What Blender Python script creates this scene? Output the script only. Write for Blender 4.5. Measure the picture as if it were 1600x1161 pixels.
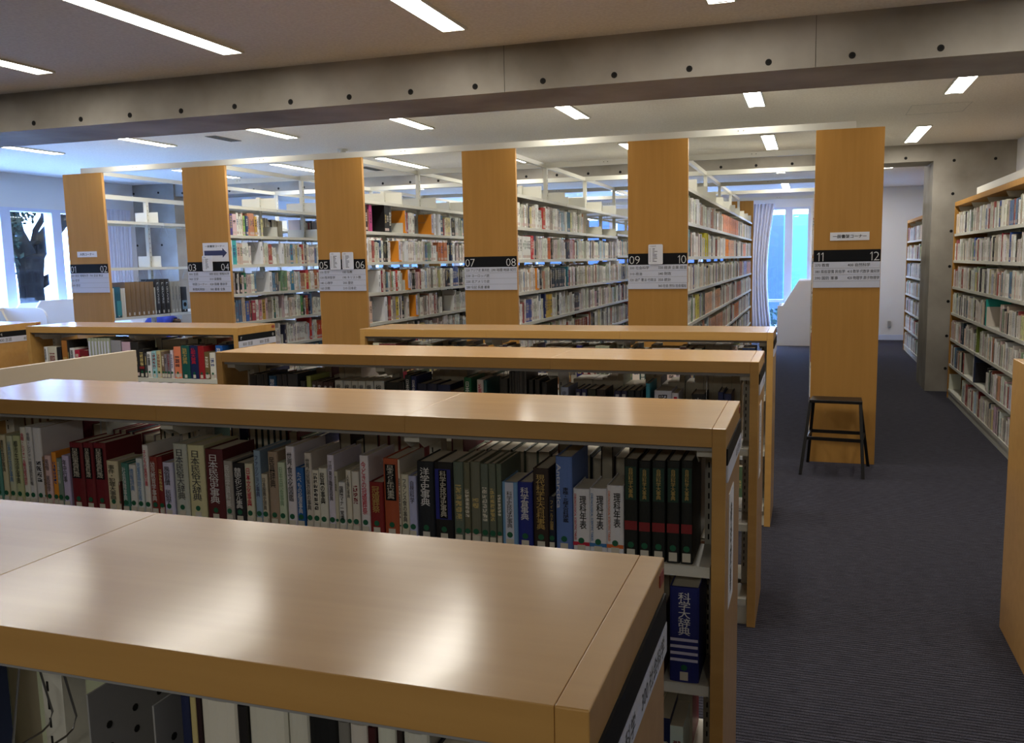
import bpy, bmesh, math, random
from mathutils import Vector, Matrix
random.seed(7)
C = bpy.context.scene.collection
for o in list(bpy.data.objects):
    bpy.data.objects.remove(o)

# ---------------------------------------------------------------- camera, world, exposure
scn = bpy.context.scene
cam = bpy.data.cameras.new('camera')
cam.sensor_width = 36.0
cam.lens = 1357.5 / 1600 * 36
cam.shift_x = (800 - 830.1) / 1600
cam.shift_y = (579.8 - 580.5) / 1600
cam.clip_start = 0.02
co = bpy.data.objects.new('camera', cam)
C.objects.link(co)
F = Vector((-0.30357884, 0.94441194, -0.12619814))
R = Vector((0.9525507, 0.30389135, -0.01723969))
U = Vector((-0.02206916, 0.12544373, 0.99185524))
M = Matrix(((R.x, U.x, -F.x, 0), (R.y, U.y, -F.y, 0), (R.z, U.z, -F.z, 1.6), (0, 0, 0, 1)))
co.matrix_world = M
scn.camera = co
scn.view_settings.view_transform = 'Standard'
scn.view_settings.look = 'None'
scn.view_settings.gamma = 1
scn.view_settings.exposure = 0.22
EMIT = 31.0
SKY = 21.0

w = bpy.data.worlds.new('sky')
scn.world = w
w.use_nodes = True
bg = w.node_tree.nodes['Background']
bg.inputs[0].default_value = (0.33, 0.53, 1.0, 1)
bg.inputs[1].default_value = SKY

def lin(c, a=1.0):
    r = []
    for v in c:
        v = v / 255
        r.append(v / 12.92 if v <= 0.04045 else ((v + 0.055) / 1.055) ** 2.4)
    return (r[0], r[1], r[2], a)

# ---------------------------------------------------------------- materials
def mat(name, col, rough=0.5, metal=0.0, spec=0.5, coat=0.0):
    m = bpy.data.materials.new(name)
    m.use_nodes = True
    b = m.node_tree.nodes['Principled BSDF']
    b.inputs['Base Color'].default_value = lin(col)
    b.inputs['Roughness'].default_value = rough
    b.inputs['Metallic'].default_value = metal
    b.inputs['Specular IOR Level'].default_value = spec
    if coat:
        b.inputs['Coat Weight'].default_value = coat
        b.inputs['Coat Roughness'].default_value = 0.18
    return m
def nt(m):
    return m.node_tree.nodes, m.node_tree.links, m.node_tree.nodes['Principled BSDF']
def add_noise(m, c1, c2, scale=(1, 1, 1), nscale=5, detail=4, bump=0.0, bdist=0.002, lo=0.35, hi=0.65, rot=(0, 0, 0)):
    N, L, b = nt(m)
    tc = N.new('ShaderNodeTexCoord'); mp = N.new('ShaderNodeMapping')
    mp.inputs['Scale'].default_value = scale; mp.inputs['Rotation'].default_value = rot
    no = N.new('ShaderNodeTexNoise'); no.inputs['Scale'].default_value = nscale; no.inputs['Detail'].default_value = detail
    cr = N.new('ShaderNodeValToRGB')
    cr.color_ramp.elements[0].position = lo; cr.color_ramp.elements[1].position = hi
    cr.color_ramp.elements[0].color = lin(c1); cr.color_ramp.elements[1].color = lin(c2)
    L.new(tc.outputs['Object'], mp.inputs[0]); L.new(mp.outputs[0], no.inputs['Vector'])
    L.new(no.outputs['Fac'], cr.inputs[0]); L.new(cr.outputs[0], b.inputs['Base Color'])
    if bump:
        bp = N.new('ShaderNodeBump'); bp.inputs['Strength'].default_value = bump; bp.inputs['Distance'].default_value = bdist
        L.new(no.outputs['Fac'], bp.inputs['Height']); L.new(bp.outputs[0], b.inputs['Normal'])
    return no, cr

MT = {}
m = mat('beech_laminate', (180, 138, 80), 0.45, spec=0.3, coat=0.85)
add_noise(m, (195, 149, 82), (202, 156, 88), (0.6, 9, 9), 3.0, 5, bump=0.012, bdist=0.0004)
N, L, b = nt(m)
tc_ = N.new('ShaderNodeTexCoord'); nb_ = N.new('ShaderNodeTexNoise'); nb_.inputs['Scale'].default_value = 9; nb_.inputs['Detail'].default_value = 3
L.new(tc_.outputs['Object'], nb_.inputs['Vector'])
b2_ = N.new('ShaderNodeBump'); b2_.inputs['Strength'].default_value = 0.35; b2_.inputs['Distance'].default_value = 0.0015
L.new(nb_.outputs['Fac'], b2_.inputs['Height']); L.new(b2_.outputs[0], b.inputs['Coat Normal'])
MT['wood'] = m
m = mat('beech_panel', (164, 122, 66), 0.6, spec=0.2)
add_noise(m, (178, 130, 64), (186, 137, 70), (7, 7, 0.5), 3.0, 4, bump=0.02, bdist=0.0005)
MT['panel'] = m
MT['edge'] = mat('beech_edge_band', (190, 142, 80), 0.35)
MT['white_metal'] = mat('white_enamelled_steel', (212, 211, 200), 0.38)
MT['grey_metal'] = mat('grey_enamelled_steel', (150, 150, 150), 0.45)
MT['slot'] = mat('dark_slot', (12, 12, 12), 0.9)
MT['wire'] = mat('bright_wire', (150, 150, 150), 0.3, metal=0.9)
MT['black'] = mat('black_plastic', (20, 21, 25), 0.6, spec=0.15)
MT['sign_white'] = mat('white_sign_plate', (205, 209, 224), 0.6, spec=0.2)
MT['paper'] = mat('white_paper', (226, 228, 236), 0.6)
MT['sign_grey'] = mat('sign_lettering_grey', (70, 72, 78), 0.6)
MT['ink'] = mat('black_ink', (18, 18, 22), 0.6)
MT['white_ink'] = mat('white_lettering', (225, 225, 225), 0.5)
MT['navy_ink'] = mat('navy_arrow', (52, 58, 100), 0.5)
MT['red_ink'] = mat('red_ink', (190, 30, 60), 0.5)
MT['blue_ink'] = mat('blue_ink', (60, 120, 180), 0.5)
MT['gold'] = mat('gold_lettering', (190, 160, 90), 0.4)
MT['green_ink'] = mat('pale_green_ink', (130, 165, 130), 0.5)
MT['sticker'] = mat('green_sticker', (20, 95, 65), 0.5)
MT['call'] = mat('call_number_label', (205, 200, 185), 0.5)
MT['pages'] = mat('page_block', (205, 198, 178), 0.8)
MT['red_tape'] = mat('red_sticker', (150, 60, 50), 0.5)
m = mat('black_stool_metal', (16, 15, 15), 0.4, metal=0.2); MT['stool'] = m
m = mat('carpet_ribbed', (50, 48, 54), 0.95, spec=0.1)
N, L, b = nt(m)
tc = N.new('ShaderNodeTexCoord')
mp = N.new('ShaderNodeMapping'); mp.inputs['Scale'].default_value = (0.25, 1, 1)
L.new(tc.outputs['Object'], mp.inputs[0])
nz = N.new('ShaderNodeTexNoise'); nz.inputs['Scale'].default_value = 60; nz.inputs['Detail'].default_value = 3
L.new(mp.outputs[0], nz.inputs['Vector'])
wv = N.new('ShaderNodeTexWave'); wv.bands_direction = 'Y'; wv.inputs['Scale'].default_value = 16
wv.inputs['Distortion'].default_value = 0.8; wv.inputs['Detail'].default_value = 2; wv.inputs['Detail Scale'].default_value = 3
L.new(tc.outputs['Object'], wv.inputs['Vector'])
n2 = N.new('ShaderNodeTexNoise'); n2.inputs['Scale'].default_value = 240; n2.inputs['Detail'].default_value = 2
L.new(tc.outputs['Object'], n2.inputs['Vector'])
r1 = N.new('ShaderNodeValToRGB'); r1.color_ramp.elements[0].position = 0.02; r1.color_ramp.elements[1].position = 0.3
r1.color_ramp.elements[0].color = lin((28, 28, 33)); r1.color_ramp.elements[1].color = lin((78, 77, 88))
L.new(wv.outputs['Fac'], r1.inputs[0])
r2 = N.new('ShaderNodeValToRGB'); r2.color_ramp.elements[0].position = 0.35; r2.color_ramp.elements[1].position = 0.7
r2.color_ramp.elements[0].color = (0.45, 0.45, 0.45, 1); r2.color_ramp.elements[1].color = (1.25, 1.25, 1.25, 1)
L.new(n2.outputs['Fac'], r2.inputs[0])
mx = N.new('ShaderNodeMix'); mx.data_type = 'RGBA'; mx.blend_type = 'MULTIPLY'; mx.inputs[0].default_value = 1.0
L.new(r1.outputs[0], mx.inputs[6]); L.new(r2.outputs[0], mx.inputs[7])
r3 = N.new('ShaderNodeValToRGB'); r3.color_ramp.elements[0].position = 0.3; r3.color_ramp.elements[1].position = 0.7
r3.color_ramp.elements[0].color = (0.7, 0.7, 0.7, 1); r3.color_ramp.elements[1].color = (1.1, 1.1, 1.1, 1)
L.new(nz.outputs['Fac'], r3.inputs[0])
mx2 = N.new('ShaderNodeMix'); mx2.data_type = 'RGBA'; mx2.blend_type = 'MULTIPLY'; mx2.inputs[0].default_value = 1.0
L.new(mx.outputs[2], mx2.inputs[6]); L.new(r3.outputs[0], mx2.inputs[7])
L.new(mx2.outputs[2], b.inputs['Base Color'])
bp = N.new('ShaderNodeBump'); bp.inputs['Strength'].default_value = 0.5; bp.inputs['Distance'].default_value = 0.004
L.new(wv.outputs['Fac'], bp.inputs['Height']); L.new(bp.outputs[0], b.inputs['Normal'])
MT['carpet'] = m
m = mat('acoustic_ceiling', (205, 200, 190), 0.95, spec=0.1)
add_noise(m, (222, 217, 208), (234, 230, 221), (1, 1, 1), 60, 5, bump=0.3, bdist=0.003)
MT['ceiling'] = m
m = mat('fair_faced_concrete', (150, 147, 140), 0.75, spec=0.25)
no, cr = add_noise(m, (132, 126, 116), (176, 171, 162), (1, 1, 1), 1.6, 8, bump=0.05, bdist=0.002, lo=0.3, hi=0.7)
MT['concrete'] = m
MT['hole'] = mat('tie_hole_dark', (28, 26, 24), 0.9)
MT['wall'] = mat('white_wall_paint', (214, 214, 214), 0.8)
MT['frame'] = mat('white_window_frame', (190, 200, 225), 0.4)
m = mat('curtain_fabric', (205, 208, 225), 0.9)
MT['curtain'] = m
MT['carrel'] = mat('white_carrel_laminate', (228, 230, 236), 0.45)
MT['carrel_warm'] = mat('pale_warm_carrel_laminate', (205, 192, 172), 0.5)
MT['desk_grey'] = mat('grey_desk_top', (186, 182, 182), 0.4)
MT['coat'] = mat('navy_coat', (22, 30, 110), 0.8)
MT['chair_wood'] = mat('brown_chair_wood', (96, 68, 44), 0.5)
m = mat('glass', (255, 255, 255), 0.02)
N, L, b = nt(m)
out = N['Material Output']; tr = N.new('ShaderNodeBsdfTransparent'); gl = N.new('ShaderNodeBsdfGlossy'); gl.inputs['Roughness'].default_value = 0.02
lw_ = N.new('ShaderNodeLayerWeight'); lw_.inputs[0].default_value = 0.5
pw_ = N.new('ShaderNodeMath'); pw_.operation = 'POWER'; pw_.inputs[1].default_value = 5
fr = N.new('ShaderNodeMath'); fr.operation = 'MULTIPLY_ADD'; fr.inputs[1].default_value = 0.85; fr.inputs[2].default_value = 0.05
L.new(lw_.outputs['Facing'], pw_.inputs[0]); L.new(pw_.outputs[0], fr.inputs[0])
ms = N.new('ShaderNodeMixShader'); tr.inputs[0].default_value = (0.93, 0.97, 1, 1)
L.new(fr.outputs[0], ms.inputs[0]); L.new(tr.outputs[0], ms.inputs[1]); L.new(gl.outputs[0], ms.inputs[2]); L.new(ms.outputs[0], out.inputs[0])
MT['glass'] = m
def emit(name, col, s):
    m = bpy.data.materials.new(name); m.use_nodes = True
    N = m.node_tree.nodes; L = m.node_tree.links; N.remove(N['Principled BSDF'])
    e = N.new('ShaderNodeEmission'); e.inputs[0].default_value = (*col, 1); e.inputs[1].default_value = s
    L.new(e.outputs[0], N['Material Output'].inputs[0]); return m
MT['lamp'] = emit('lamp_diffuser', (1.0, 0.945, 0.84), EMIT)
MT['bark'] = mat('tree_bark', (11, 9, 9), 0.95, spec=0.05)
m = mat('leaves', (16, 28, 20), 0.9, spec=0.1); MT['leaf'] = m
MT['hedge'] = mat('hedge_leaves', (24, 52, 44), 0.8)
MT['ground'] = mat('pale_paving', (215, 222, 225), 0.9)
m = mat('blue_facade_glass', (30, 48, 72), 0.35)
add_noise(m, (26, 44, 70), (34, 54, 80), (1, 1, 0.3), 0.45, 2, lo=0.4, hi=0.6)
MT['facade'] = m
MT['facade_pale'] = mat('pale_facade_panel', (120, 130, 130), 0.6)
MT['facade_cyan'] = mat('cyan_facade_glass', (52, 92, 92), 0.35)

# one shader for every book: colour per face, printed spine marks where the spine has them
m = bpy.data.materials.new('book_cover'); m.use_nodes = True
N, L, b = nt(m)
b.inputs['Roughness'].default_value = 0.5
ac = N.new('ShaderNodeAttribute'); ac.attribute_name = 'Col'
ai = N.new('ShaderNodeAttribute'); ai.attribute_name = 'Ink'
uv = N.new('ShaderNodeUVMap'); uv.uv_map = 'UVMap'
sx = N.new('ShaderNodeSeparateXYZ'); L.new(uv.outputs[0], sx.inputs[0])
def mth(op, a, bb=None, cc=None):
    n = N.new('ShaderNodeMath'); n.operation = op
    for i, v in enumerate((a, bb, cc)):
        if v is None: continue
        if isinstance(v, (int, float)): n.inputs[i].default_value = v
        else: L.new(v, n.inputs[i])
    return n.outputs[0]
seed = ac.outputs['Alpha']; wd = ai.outputs['Alpha']
half = mth('MULTIPLY', wd, 0.30)
inx = mth('LESS_THAN', mth('ABSOLUTE', sx.outputs[0]), half)
cell = mth('MAXIMUM', mth('MULTIPLY', wd, 0.62), 0.006)
q = mth('DIVIDE', sx.outputs[1], cell)
fq = mth('FRACT', q)
iny = mth('LESS_THAN', fq, 0.82)
top = mth('SUBTRACT', 0.15, mth('MULTIPLY', seed, 0.05))
iz = mth('MULTIPLY', mth('GREATER_THAN', sx.outputs[1], mth('ADD', mth('MULTIPLY', seed, 0.05), 0.06)), mth('LESS_THAN', sx.outputs[1], mth('ADD', top, 0.04)))
cb = N.new('ShaderNodeCombineXYZ')
L.new(mth('ADD', sx.outputs[0], mth('MULTIPLY', seed, 37.0)), cb.inputs[0]); L.new(sx.outputs[1], cb.inputs[1]); L.new(mth('MULTIPLY', seed, 91.0), cb.inputs[2])
nn = N.new('ShaderNodeTexNoise'); nn.inputs['Scale'].default_value = 260; nn.inputs['Detail'].default_value = 1
L.new(cb.outputs[0], nn.inputs['Vector'])
gl_ = mth('GREATER_THAN', nn.outputs['Fac'], 0.44)
msk = mth('MULTIPLY', mth('MULTIPLY', inx, iny), mth('MULTIPLY', iz, gl_))
# call number label near the foot of the spine
lab0 = mth('GREATER_THAN', seed, 0.35)
lab = mth('MULTIPLY', lab0, mth('MULTIPLY', mth('LESS_THAN', mth('ABSOLUTE', sx.outputs[0]), mth('MULTIPLY', wd, 0.46)), mth('MULTIPLY', mth('GREATER_THAN', sx.outputs[1], 0.012), mth('LESS_THAN', sx.outputs[1], 0.036))))
mxa = N.new('ShaderNodeMix'); mxa.data_type = 'RGBA'
L.new(msk, mxa.inputs[0]); L.new(ac.outputs['Color'], mxa.inputs[6]); L.new(ai.outputs['Color'], mxa.inputs[7])
mxb = N.new('ShaderNodeMix'); mxb.data_type = 'RGBA'; mxb.inputs[7].default_value = lin((200, 180, 172))
L.new(lab, mxb.inputs[0]); L.new(mxa.outputs[2], mxb.inputs[6])
L.new(mxb.outputs[2], b.inputs['Base Color'])
MT['book'] = m

# ---------------------------------------------------------------- mesh helpers
class MB:
    def __init__(s): s.v = []; s.f = []; s.m = []
    def box(s, x0, x1, y0, y1, z0, z1, mi=0):
        n = len(s.v)
        s.v += [(x0, y0, z0), (x1, y0, z0), (x1, y1, z0), (x0, y1, z0), (x0, y0, z1), (x1, y0, z1), (x1, y1, z1), (x0, y1, z1)]
        s.f += [(n, n+3, n+2, n+1), (n+4, n+5, n+6, n+7), (n, n+1, n+5, n+4), (n+1, n+2, n+6, n+5), (n+2, n+3, n+7, n+6), (n+3, n, n+4, n+7)]
        s.m += [mi] * 6; return s
    def quad(s, a, b, c, d, mi=0):
        n = len(s.v); s.v += [a, b, c, d]; s.f.append((n, n+1, n+2, n+3)); s.m.append(mi); return s
    def prism(s, pts, axis, a, b, mi=0):
        """closed outline pts (2D) pushed along axis from a to b"""
        def P(p, t):
            return {'x': (t, p[0], p[1]), 'y': (p[0], t, p[1]), 'z': (p[0], p[1], t)}[axis]
        n = len(s.v); k = len(pts)
        s.v += [P(p, a) for p in pts] + [P(p, b) for p in pts]
        s.f.append(tuple(range(n, n+k))); s.f.append(tuple(range(n+2*k-1, n+k-1, -1))); s.m += [mi, mi]
        for i in range(k):
            j = (i+1) % k; s.f.append((n+i, n+k+i, n+k+j, n+j)); s.m.append(mi)
        return s
    def tube(s, pts, r, seg=8, mi=0, closed=False):
        pts = [Vector(p) for p in pts]; n0 = len(s.v); k = len(pts)
        for i, p in enumerate(pts):
            if closed: d = (pts[(i+1) % k] - pts[i-1])
            else: d = pts[min(i+1, k-1)] - pts[max(i-1, 0)]
            d.normalize()
            a = d.cross(Vector((0, 0, 1)));
            if a.length < 0.05: a = d.cross(Vector((0, 1, 0)))
            a.normalize(); bb = d.cross(a)
            rr = r[i] if isinstance(r, (list, tuple)) else r
            for j in range(seg):
                t = 2*math.pi*j/seg
                s.v.append(tuple(p + a*math.cos(t)*rr + bb*math.sin(t)*rr))
        for i in range(k if closed else k-1):
            i2 = (i+1) % k
            for j in range(seg):
                j2 = (j+1) % seg
                s.f.append((n0+i*seg+j, n0+i2*seg+j, n0+i2*seg+j2, n0+i*seg+j2)); s.m.append(mi)
        if not closed:
            s.f.append(tuple(n0+j for j in range(seg))); s.f.append(tuple(n0+(k-1)*seg+j for j in reversed(range(seg)))); s.m += [mi, mi]
        return s
    def disc(s, c, r, axis, t, seg=14, mi=0):
        """short cylinder centred on c, thickness t along axis"""
        pts = []
        ax = 'xyz'.index(axis); o = [i for i in range(3) if i != ax]
        for i in range(seg):
            a = 2*math.pi*i/seg; pts.append((c[o[0]] + r*math.cos(a), c[o[1]] + r*math.sin(a)))
        return s.prism(pts, axis, c[ax]-t/2, c[ax]+t/2, mi)
    def mesh(s, name, mats):
        me = bpy.data.meshes.new(name); me.from_pydata(s.v, [], s.f)
        for mm in (mats if isinstance(mats, (list, tuple)) else [mats]): me.materials.append(MT[mm] if isinstance(mm, str) else mm)
        if any(s.m): me.polygons.foreach_set('material_index', s.m)
        bm = bmesh.new(); bm.from_mesh(me); bmesh.ops.recalc_face_normals(bm, faces=bm.faces); bm.to_mesh(me); bm.free()
        me.update(); return me
    def build(s, name, mats, parent=None, bevel=0, smooth=False):
        return link(name, s.mesh(name, mats), parent, bevel, smooth)
def link(name, me, parent=None, bevel=0, smooth=False):
    o = bpy.data.objects.new(name, me); C.objects.link(o)
    if parent: o.parent = parent
    if bevel:
        md = o.modifiers.new('bevel', 'BEVEL'); md.width = bevel; md.segments = 2; md.limit_method = 'ANGLE'
    if smooth:
        for p in me.polygons: p.use_smooth = True
    return o
def tag(o, label=None, cat=None, group=None, kind=None):
    if label: o['label'] = label
    if cat: o['category'] = cat
    if group: o['group'] = group
    if kind: o['kind'] = kind
    return o
def thing(name, label, cat, loc=(0, 0, 0), rz=0, group=None):
    o = bpy.data.objects.new(name, None); C.objects.link(o); o.location = loc; o.rotation_euler = (0, 0, rz)
    o.empty_display_size = 0.1
    return tag(o, label, cat, group)
def struct(name, mb, mats, label=None, bevel=0):
    o = mb.build(name, mats, None, bevel); o['kind'] = 'structure'
    if label: o['label'] = label
    return o

# ---------------------------------------------------------------- lettering
_fc = bpy.data.curves.new('lettering', 'FONT'); _fc.resolution_u = 2
_fo = bpy.data.objects.new('lettering', _fc); C.objects.link(_fo)
_tc = {}
def text_verts(body, bold=0.0, vertical=False):
    k = (body, bold, vertical)
    if k not in _tc:
        _fc.body = '\n'.join(body) if vertical else body
        _fc.offset = bold; _fc.align_x = 'CENTER' if vertical else 'LEFT'; _fc.space_line = 0.9 if vertical else 1.0
        bpy.context.view_layer.update()
        dg = bpy.context.evaluated_depsgraph_get()
        me = bpy.data.meshes.new_from_object(_fo.evaluated_get(dg))
        v = [tuple(p.co) for p in me.vertices]; f = [tuple(p.vertices) for p in me.polygons]
        bpy.data.meshes.remove(me)
        xs = [p[0] for p in v]; ys = [p[1] for p in v]
        x0, x1, y0, y1 = min(xs), max(xs), min(ys), max(ys)
        v = [((p[0]-x0)/max(x1-x0, 1e-6), (p[1]-y0)/max(y1-y0, 1e-6)) for p in v]
        _tc[k] = (v, f, (x1-x0)/max(y1-y0, 1e-6))
    return _tc[k]
def put_text(mb, body, origin, ux, w=None, h=None, bold=0.0, vertical=False, mi=0, uz=(0, 0, 1)):
    """glyphs into mb: box of width w, height h, lower-left corner origin, running along ux"""
    v, f, asp = text_verts(body, bold, vertical)
    if w is None: w = h * asp
    if h is None: h = w / asp
    n = len(mb.v); ox, oy, oz = origin
    for a, c in v:
        mb.v.append((ox + ux[0]*a*w + uz[0]*c*h, oy + ux[1]*a*w + uz[1]*c*h, oz + ux[2]*a*w + uz[2]*c*h))
    for q in f: mb.f.append(tuple(n+i for i in q)); mb.m.append(mi)
    return w
def tmesh(mb, name, mats, parent):
    me = bpy.data.meshes.new(name); me.from_pydata(mb.v, [], mb.f)
    for mm in (mats if isinstance(mats, (list, tuple)) else [mats]): me.materials.append(MT[mm])
    if any(mb.m): me.polygons.foreach_set('material_index', mb.m)
    me.update(); return link(name, me, parent)

def put_digits(mb, body, x, y, z, h):
    """thin numerals along +x; a flagged stroke stands in for the one"""
    st = h*0.075
    for ch in body:
        if ch == '1':
            w_ = h*0.34; xr = x+w_-st*1.2; n = len(mb.v)
            for p in ((xr-st/2, 0), (xr+st/2, 0), (xr+st/2, h), (xr-st/2, h)): mb.v.append((p[0], y, z+p[1]))
            mb.f.append((n, n+1, n+2, n+3)); mb.m.append(0); n = len(mb.v)
            for p in ((xr-st/2, h), (x+h*0.04, h*0.80), (x+h*0.04, h*0.80-st), (xr-st/2, h-st*1.2)): mb.v.append((p[0], y, z+p[1]))
            mb.f.append((n, n+1, n+2, n+3)); mb.m.append(0)
        else:
            w_ = h*0.62; put_text(mb, ch, (x, y, z), (1, 0, 0), w=w_, h=h, bold=-0.016)
        x += w_+h*0.10
    return x
def digits_width(body, h): return sum((h*0.34 if c == '1' else h*0.62)+h*0.10 for c in body)-h*0.10
# ---------------------------------------------------------------- room shell
XL, XR_, YN, YW, ZC = -9.86, 2.15, -4.2, 17.57, 2.837
struct('floor', MB().box(XL-0.2, XR_+0.2, YN-0.2, YW+0.2, -0.1, 0), 'carpet', 'dark grey ribbed carpet')
struct('ceiling', MB().box(XL-0.2, XR_+0.2, YN-0.2, YW+0.2, ZC, ZC+0.12), 'ceiling', 'pale textured acoustic ceiling')
def beam(n, y0, y1, z, x0, x1, zh, label):
    mb = MB().box(x0, x1, y0, y1, z, ZC+0.01)
    k = 0
    x = -5.234 - 0.4165*11
    while x < x1 - 0.05:
        if x > x0 + 0.05:
            mb.disc((x, y0-0.0008, zh), 0.017, 'y', 0.003, 16, 1)
            mb.disc((x+0.001, y0-0.0015, zh+0.002), 0.010, 'y', 0.004, 12, 2)
        x += 0.4165
    # pour joints
    for xj in (-1.72, 0.0, -6.0):
        if x0 < xj < x1: mb.box(xj, xj+0.002, y0-0.0015, y0, z, ZC, 1)
    return struct(n, mb, ['concrete', 'hole', 'slot'], label)
beam('trim_1', 4.934, 5.532, 2.575, XL, XR_, 2.62, 'wide bare concrete ceiling beam with a row of round tie holes')
beam('trim_2', 11.03, 11.63, 2.645, -9.11, 1.31, 2.69, 'second bare concrete ceiling beam above the tall shelf ranges')
beam('trim_3', -1.17, -0.57, 2.575, XL, XR_, 2.62, 'concrete ceiling beam behind the viewpoint')
def pier(n, x0, x1, y0, y1, holes, label):
    mb = MB().box(x0, x1, y0, y1, 0, ZC)
    for hx, hz in holes: mb.disc((hx, y0-0.001, hz), 0.017, 'y', 0.003, 16, 1).disc((hx+.001, y0-0.002, hz+.002), 0.010, 'y', 0.004, 12, 2)
    return struct(n, mb, ['concrete', 'hole', 'slot'], label)
hz = [2.64, 2.27, 1.85, 1.45, 1.05, 0.65, 0.27]
pier('trim_4', 1.308, XR_, 11.025, 11.89, [(1.52, z) for z in hz] + [(1.94, z) for z in hz], 'bare concrete pier beside the wall shelving')
pier('trim_5', XL, -9.11, 10.99, 11.9, [(-9.84+0.455*k, z) for k in range(2) for z in (2.71, 1.93, 1.35, 0.8)], 'bare concrete pier beside the left window wall')
# right wall, back wall, near wall
struct('wall_right', MB().box(XR_, XR_+0.2, YN, YW, 0, ZC), 'wall', 'plain white right wall')
struct('wall_near', MB().box(XL, XR_, YN-0.2, YN, 0, ZC), 'concrete')
def wall_with_windows(name, axis, pos, thick, segs, a0, a1, zs, zh, label):
    """solid above zh and below zs, openings between the segs"""
    mb = MB()
    def bx(p0, p1, z0, z1):
        if p1 - p0 < 1e-4: return
        if axis == 'x': mb.box(min(pos, pos+thick), max(pos, pos+thick), p0, p1, z0, z1)
        else: mb.box(p0, p1, min(pos, pos+thick), max(pos, pos+thick), z0, z1)
    bx(a0, a1, zh, ZC); bx(a0, a1, 0, zs)
    p = a0
    for s0, s1 in segs: bx(p, s0, zs, zh); p = s1
    bx(p, a1, zs, zh)
    return struct(name, mb, 'wall', label)
wn = 0
def window(axis, pos, p0, p1, z0, z1, mulls, transoms, depth=0.10, sgn=1, fw=0.045):
    """white frame with mullions; the glass is a part"""
    global wn; wn += 1
    mb = MB()
    def bx(a0, a1, b0, b1, d0=0.0, d1=depth):
        lo, hi = sorted((pos+sgn*d0, pos+sgn*d1))
        if axis == 'x': mb.box(lo, hi, a0, a1, b0, b1)
        else: mb.box(a0, a1, lo, hi, b0, b1)
    bx(p0, p0+fw, z0, z1); bx(p1-fw, p1, z0, z1); bx(p0+fw, p1-fw, z1-fw, z1); bx(p0+fw, p1-fw, z0, z0+fw)
    for m0, m1 in mulls: bx(m0, m1, z0+fw, z1-fw)
    for t in transoms: bx(p0+fw, p1-fw, t-0.025, t+0.025, 0.02, depth-0.02)
    o = mb.build('window_%d' % wn, 'frame'); o['kind'] = 'structure'
    g = MB()
    c = pos+sgn*depth*0.6
    if axis == 'x': g.box(c-0.003, c+0.003, p0+0.01, p1-0.01, z0+0.01, z1-0.01)
    else: g.box(p0+0.01, p1-0.01, c-0.003, c+0.003, z0+0.01, z1-0.01)
    g.build('window_glass', 'glass', o)
    return o
# left wall: floor-deep windows; unseen near stretch kept solid to cut daylight
lsegs = [(5.93, 10.75)]
wall_with_windows('wall_left', 'x', XL, -0.2, lsegs, YN, YW, 0.12, 2.40, 'left wall with tall windows under a deep soffit')
window('x', XL, 5.93, 10.75, 0.12, 2.40, [(3.96+0.8*i-0.075+0.0, 3.96+0.8*i+0.075) for i in range(0, 9)][:0] + [(8.73-0.8*i-0.075, 8.73-0.8*i+0.075) for i in range(-2, 4)], [], 0.14, -1)
# far wall: windows to the left of x=0, plain white to the right
wall_with_windows('wall_back', 'y', YW, 0.2, [(-9.3, -0.02)], XL, XR_, 0.06, 2.53, 'far wall with windows and a plain white stretch')
window('y', YW, -9.3, -0.02, 0.06, 2.53, [(-0.486-0.86*i+0.0, -0.345-0.86*i) for i in range(0, 10)], [0.74], 0.14, 1)
struct('baseboard_back', MB().box(0.0, XR_, YW-0.012, YW, 0, 0.10), 'frame')
struct('baseboard_right', MB().box(XR_-0.012, XR_, YN, 11.0, 0, 0.08), 'frame')
# ceiling details
def lamp_fixture(x, y0, y1, label):
    t = thing('ceiling_light', label, 'ceiling light', (x, (y0+y1)/2, ZC), 0, 'recessed strip lights in the ceiling')
    h = (y1-y0)/2; w_ = 0.062
    f = MB()
    z1 = 0.004; z0 = -0.012
    f.box(-w_-0.012, -w_, -h-0.012, h+0.012, z0, z1); f.box(w_, w_+0.012, -h-0.012, h+0.012, z0, z1)
    f.box(-w_, w_, -h-0.012, -h, z0, z1); f.box(-w_, w_, h, h+0.012, z0, z1)
    f.box(-w_, w_, -h, h, 0.0005, 0.003)
    f.build('housing', 'white_metal', t)
    MB().quad((-w_, -h, -0.008), (-w_, h, -0.008), (w_, h, -0.008), (w_, -h, -0.008)).build('diffuser', 'lamp', t)
    e = MB(); e.box(-w_*0.5, w_*0.5, h-0.03, h-0.012, -0.014, -0.008); e.build('end_clip', 'grey_metal', t)
ORD = ['leftmost', 'second', 'third', 'fourth', 'fifth', 'sixth', 'seventh', 'eighth']
rows = [('nearest row, in front of the wide beam', 3.25, 4.49, [-6.05, -4.64, -3.24, -1.845, -0.44, 0.97]),
        ('row just past the wide beam', 6.36, 7.61, [-7.76, -6.305, -4.86, -3.417, -1.936, -0.451, 1.025]),
        ('row above the middle of the ranges', 9.43, 10.68, [-7.76, -6.305, -4.86, -3.417, -1.936, -0.451, 1.025]),
        ('row just past the second beam', 12.45, 13.70, [-7.76, -6.305, -4.86, -3.417, -1.936, -0.451, 1.025]),
        ('row nearest the far wall', 15.50, 16.75, [-7.76, -6.305, -4.86, -3.417, -1.936, -0.451, 1.025]),
        ('row farthest behind the viewpoint', -2.9, -1.66, [-3.24, -1.845, -0.44, 0.97])]
for rn, y0, y1, xs in rows:
    for i, x in enumerate(xs):
        lamp_fixture(x, y0, y1, '%s white strip light of the %s' % (ORD[i] if i < len(xs)-1 else 'rightmost', rn))
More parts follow.
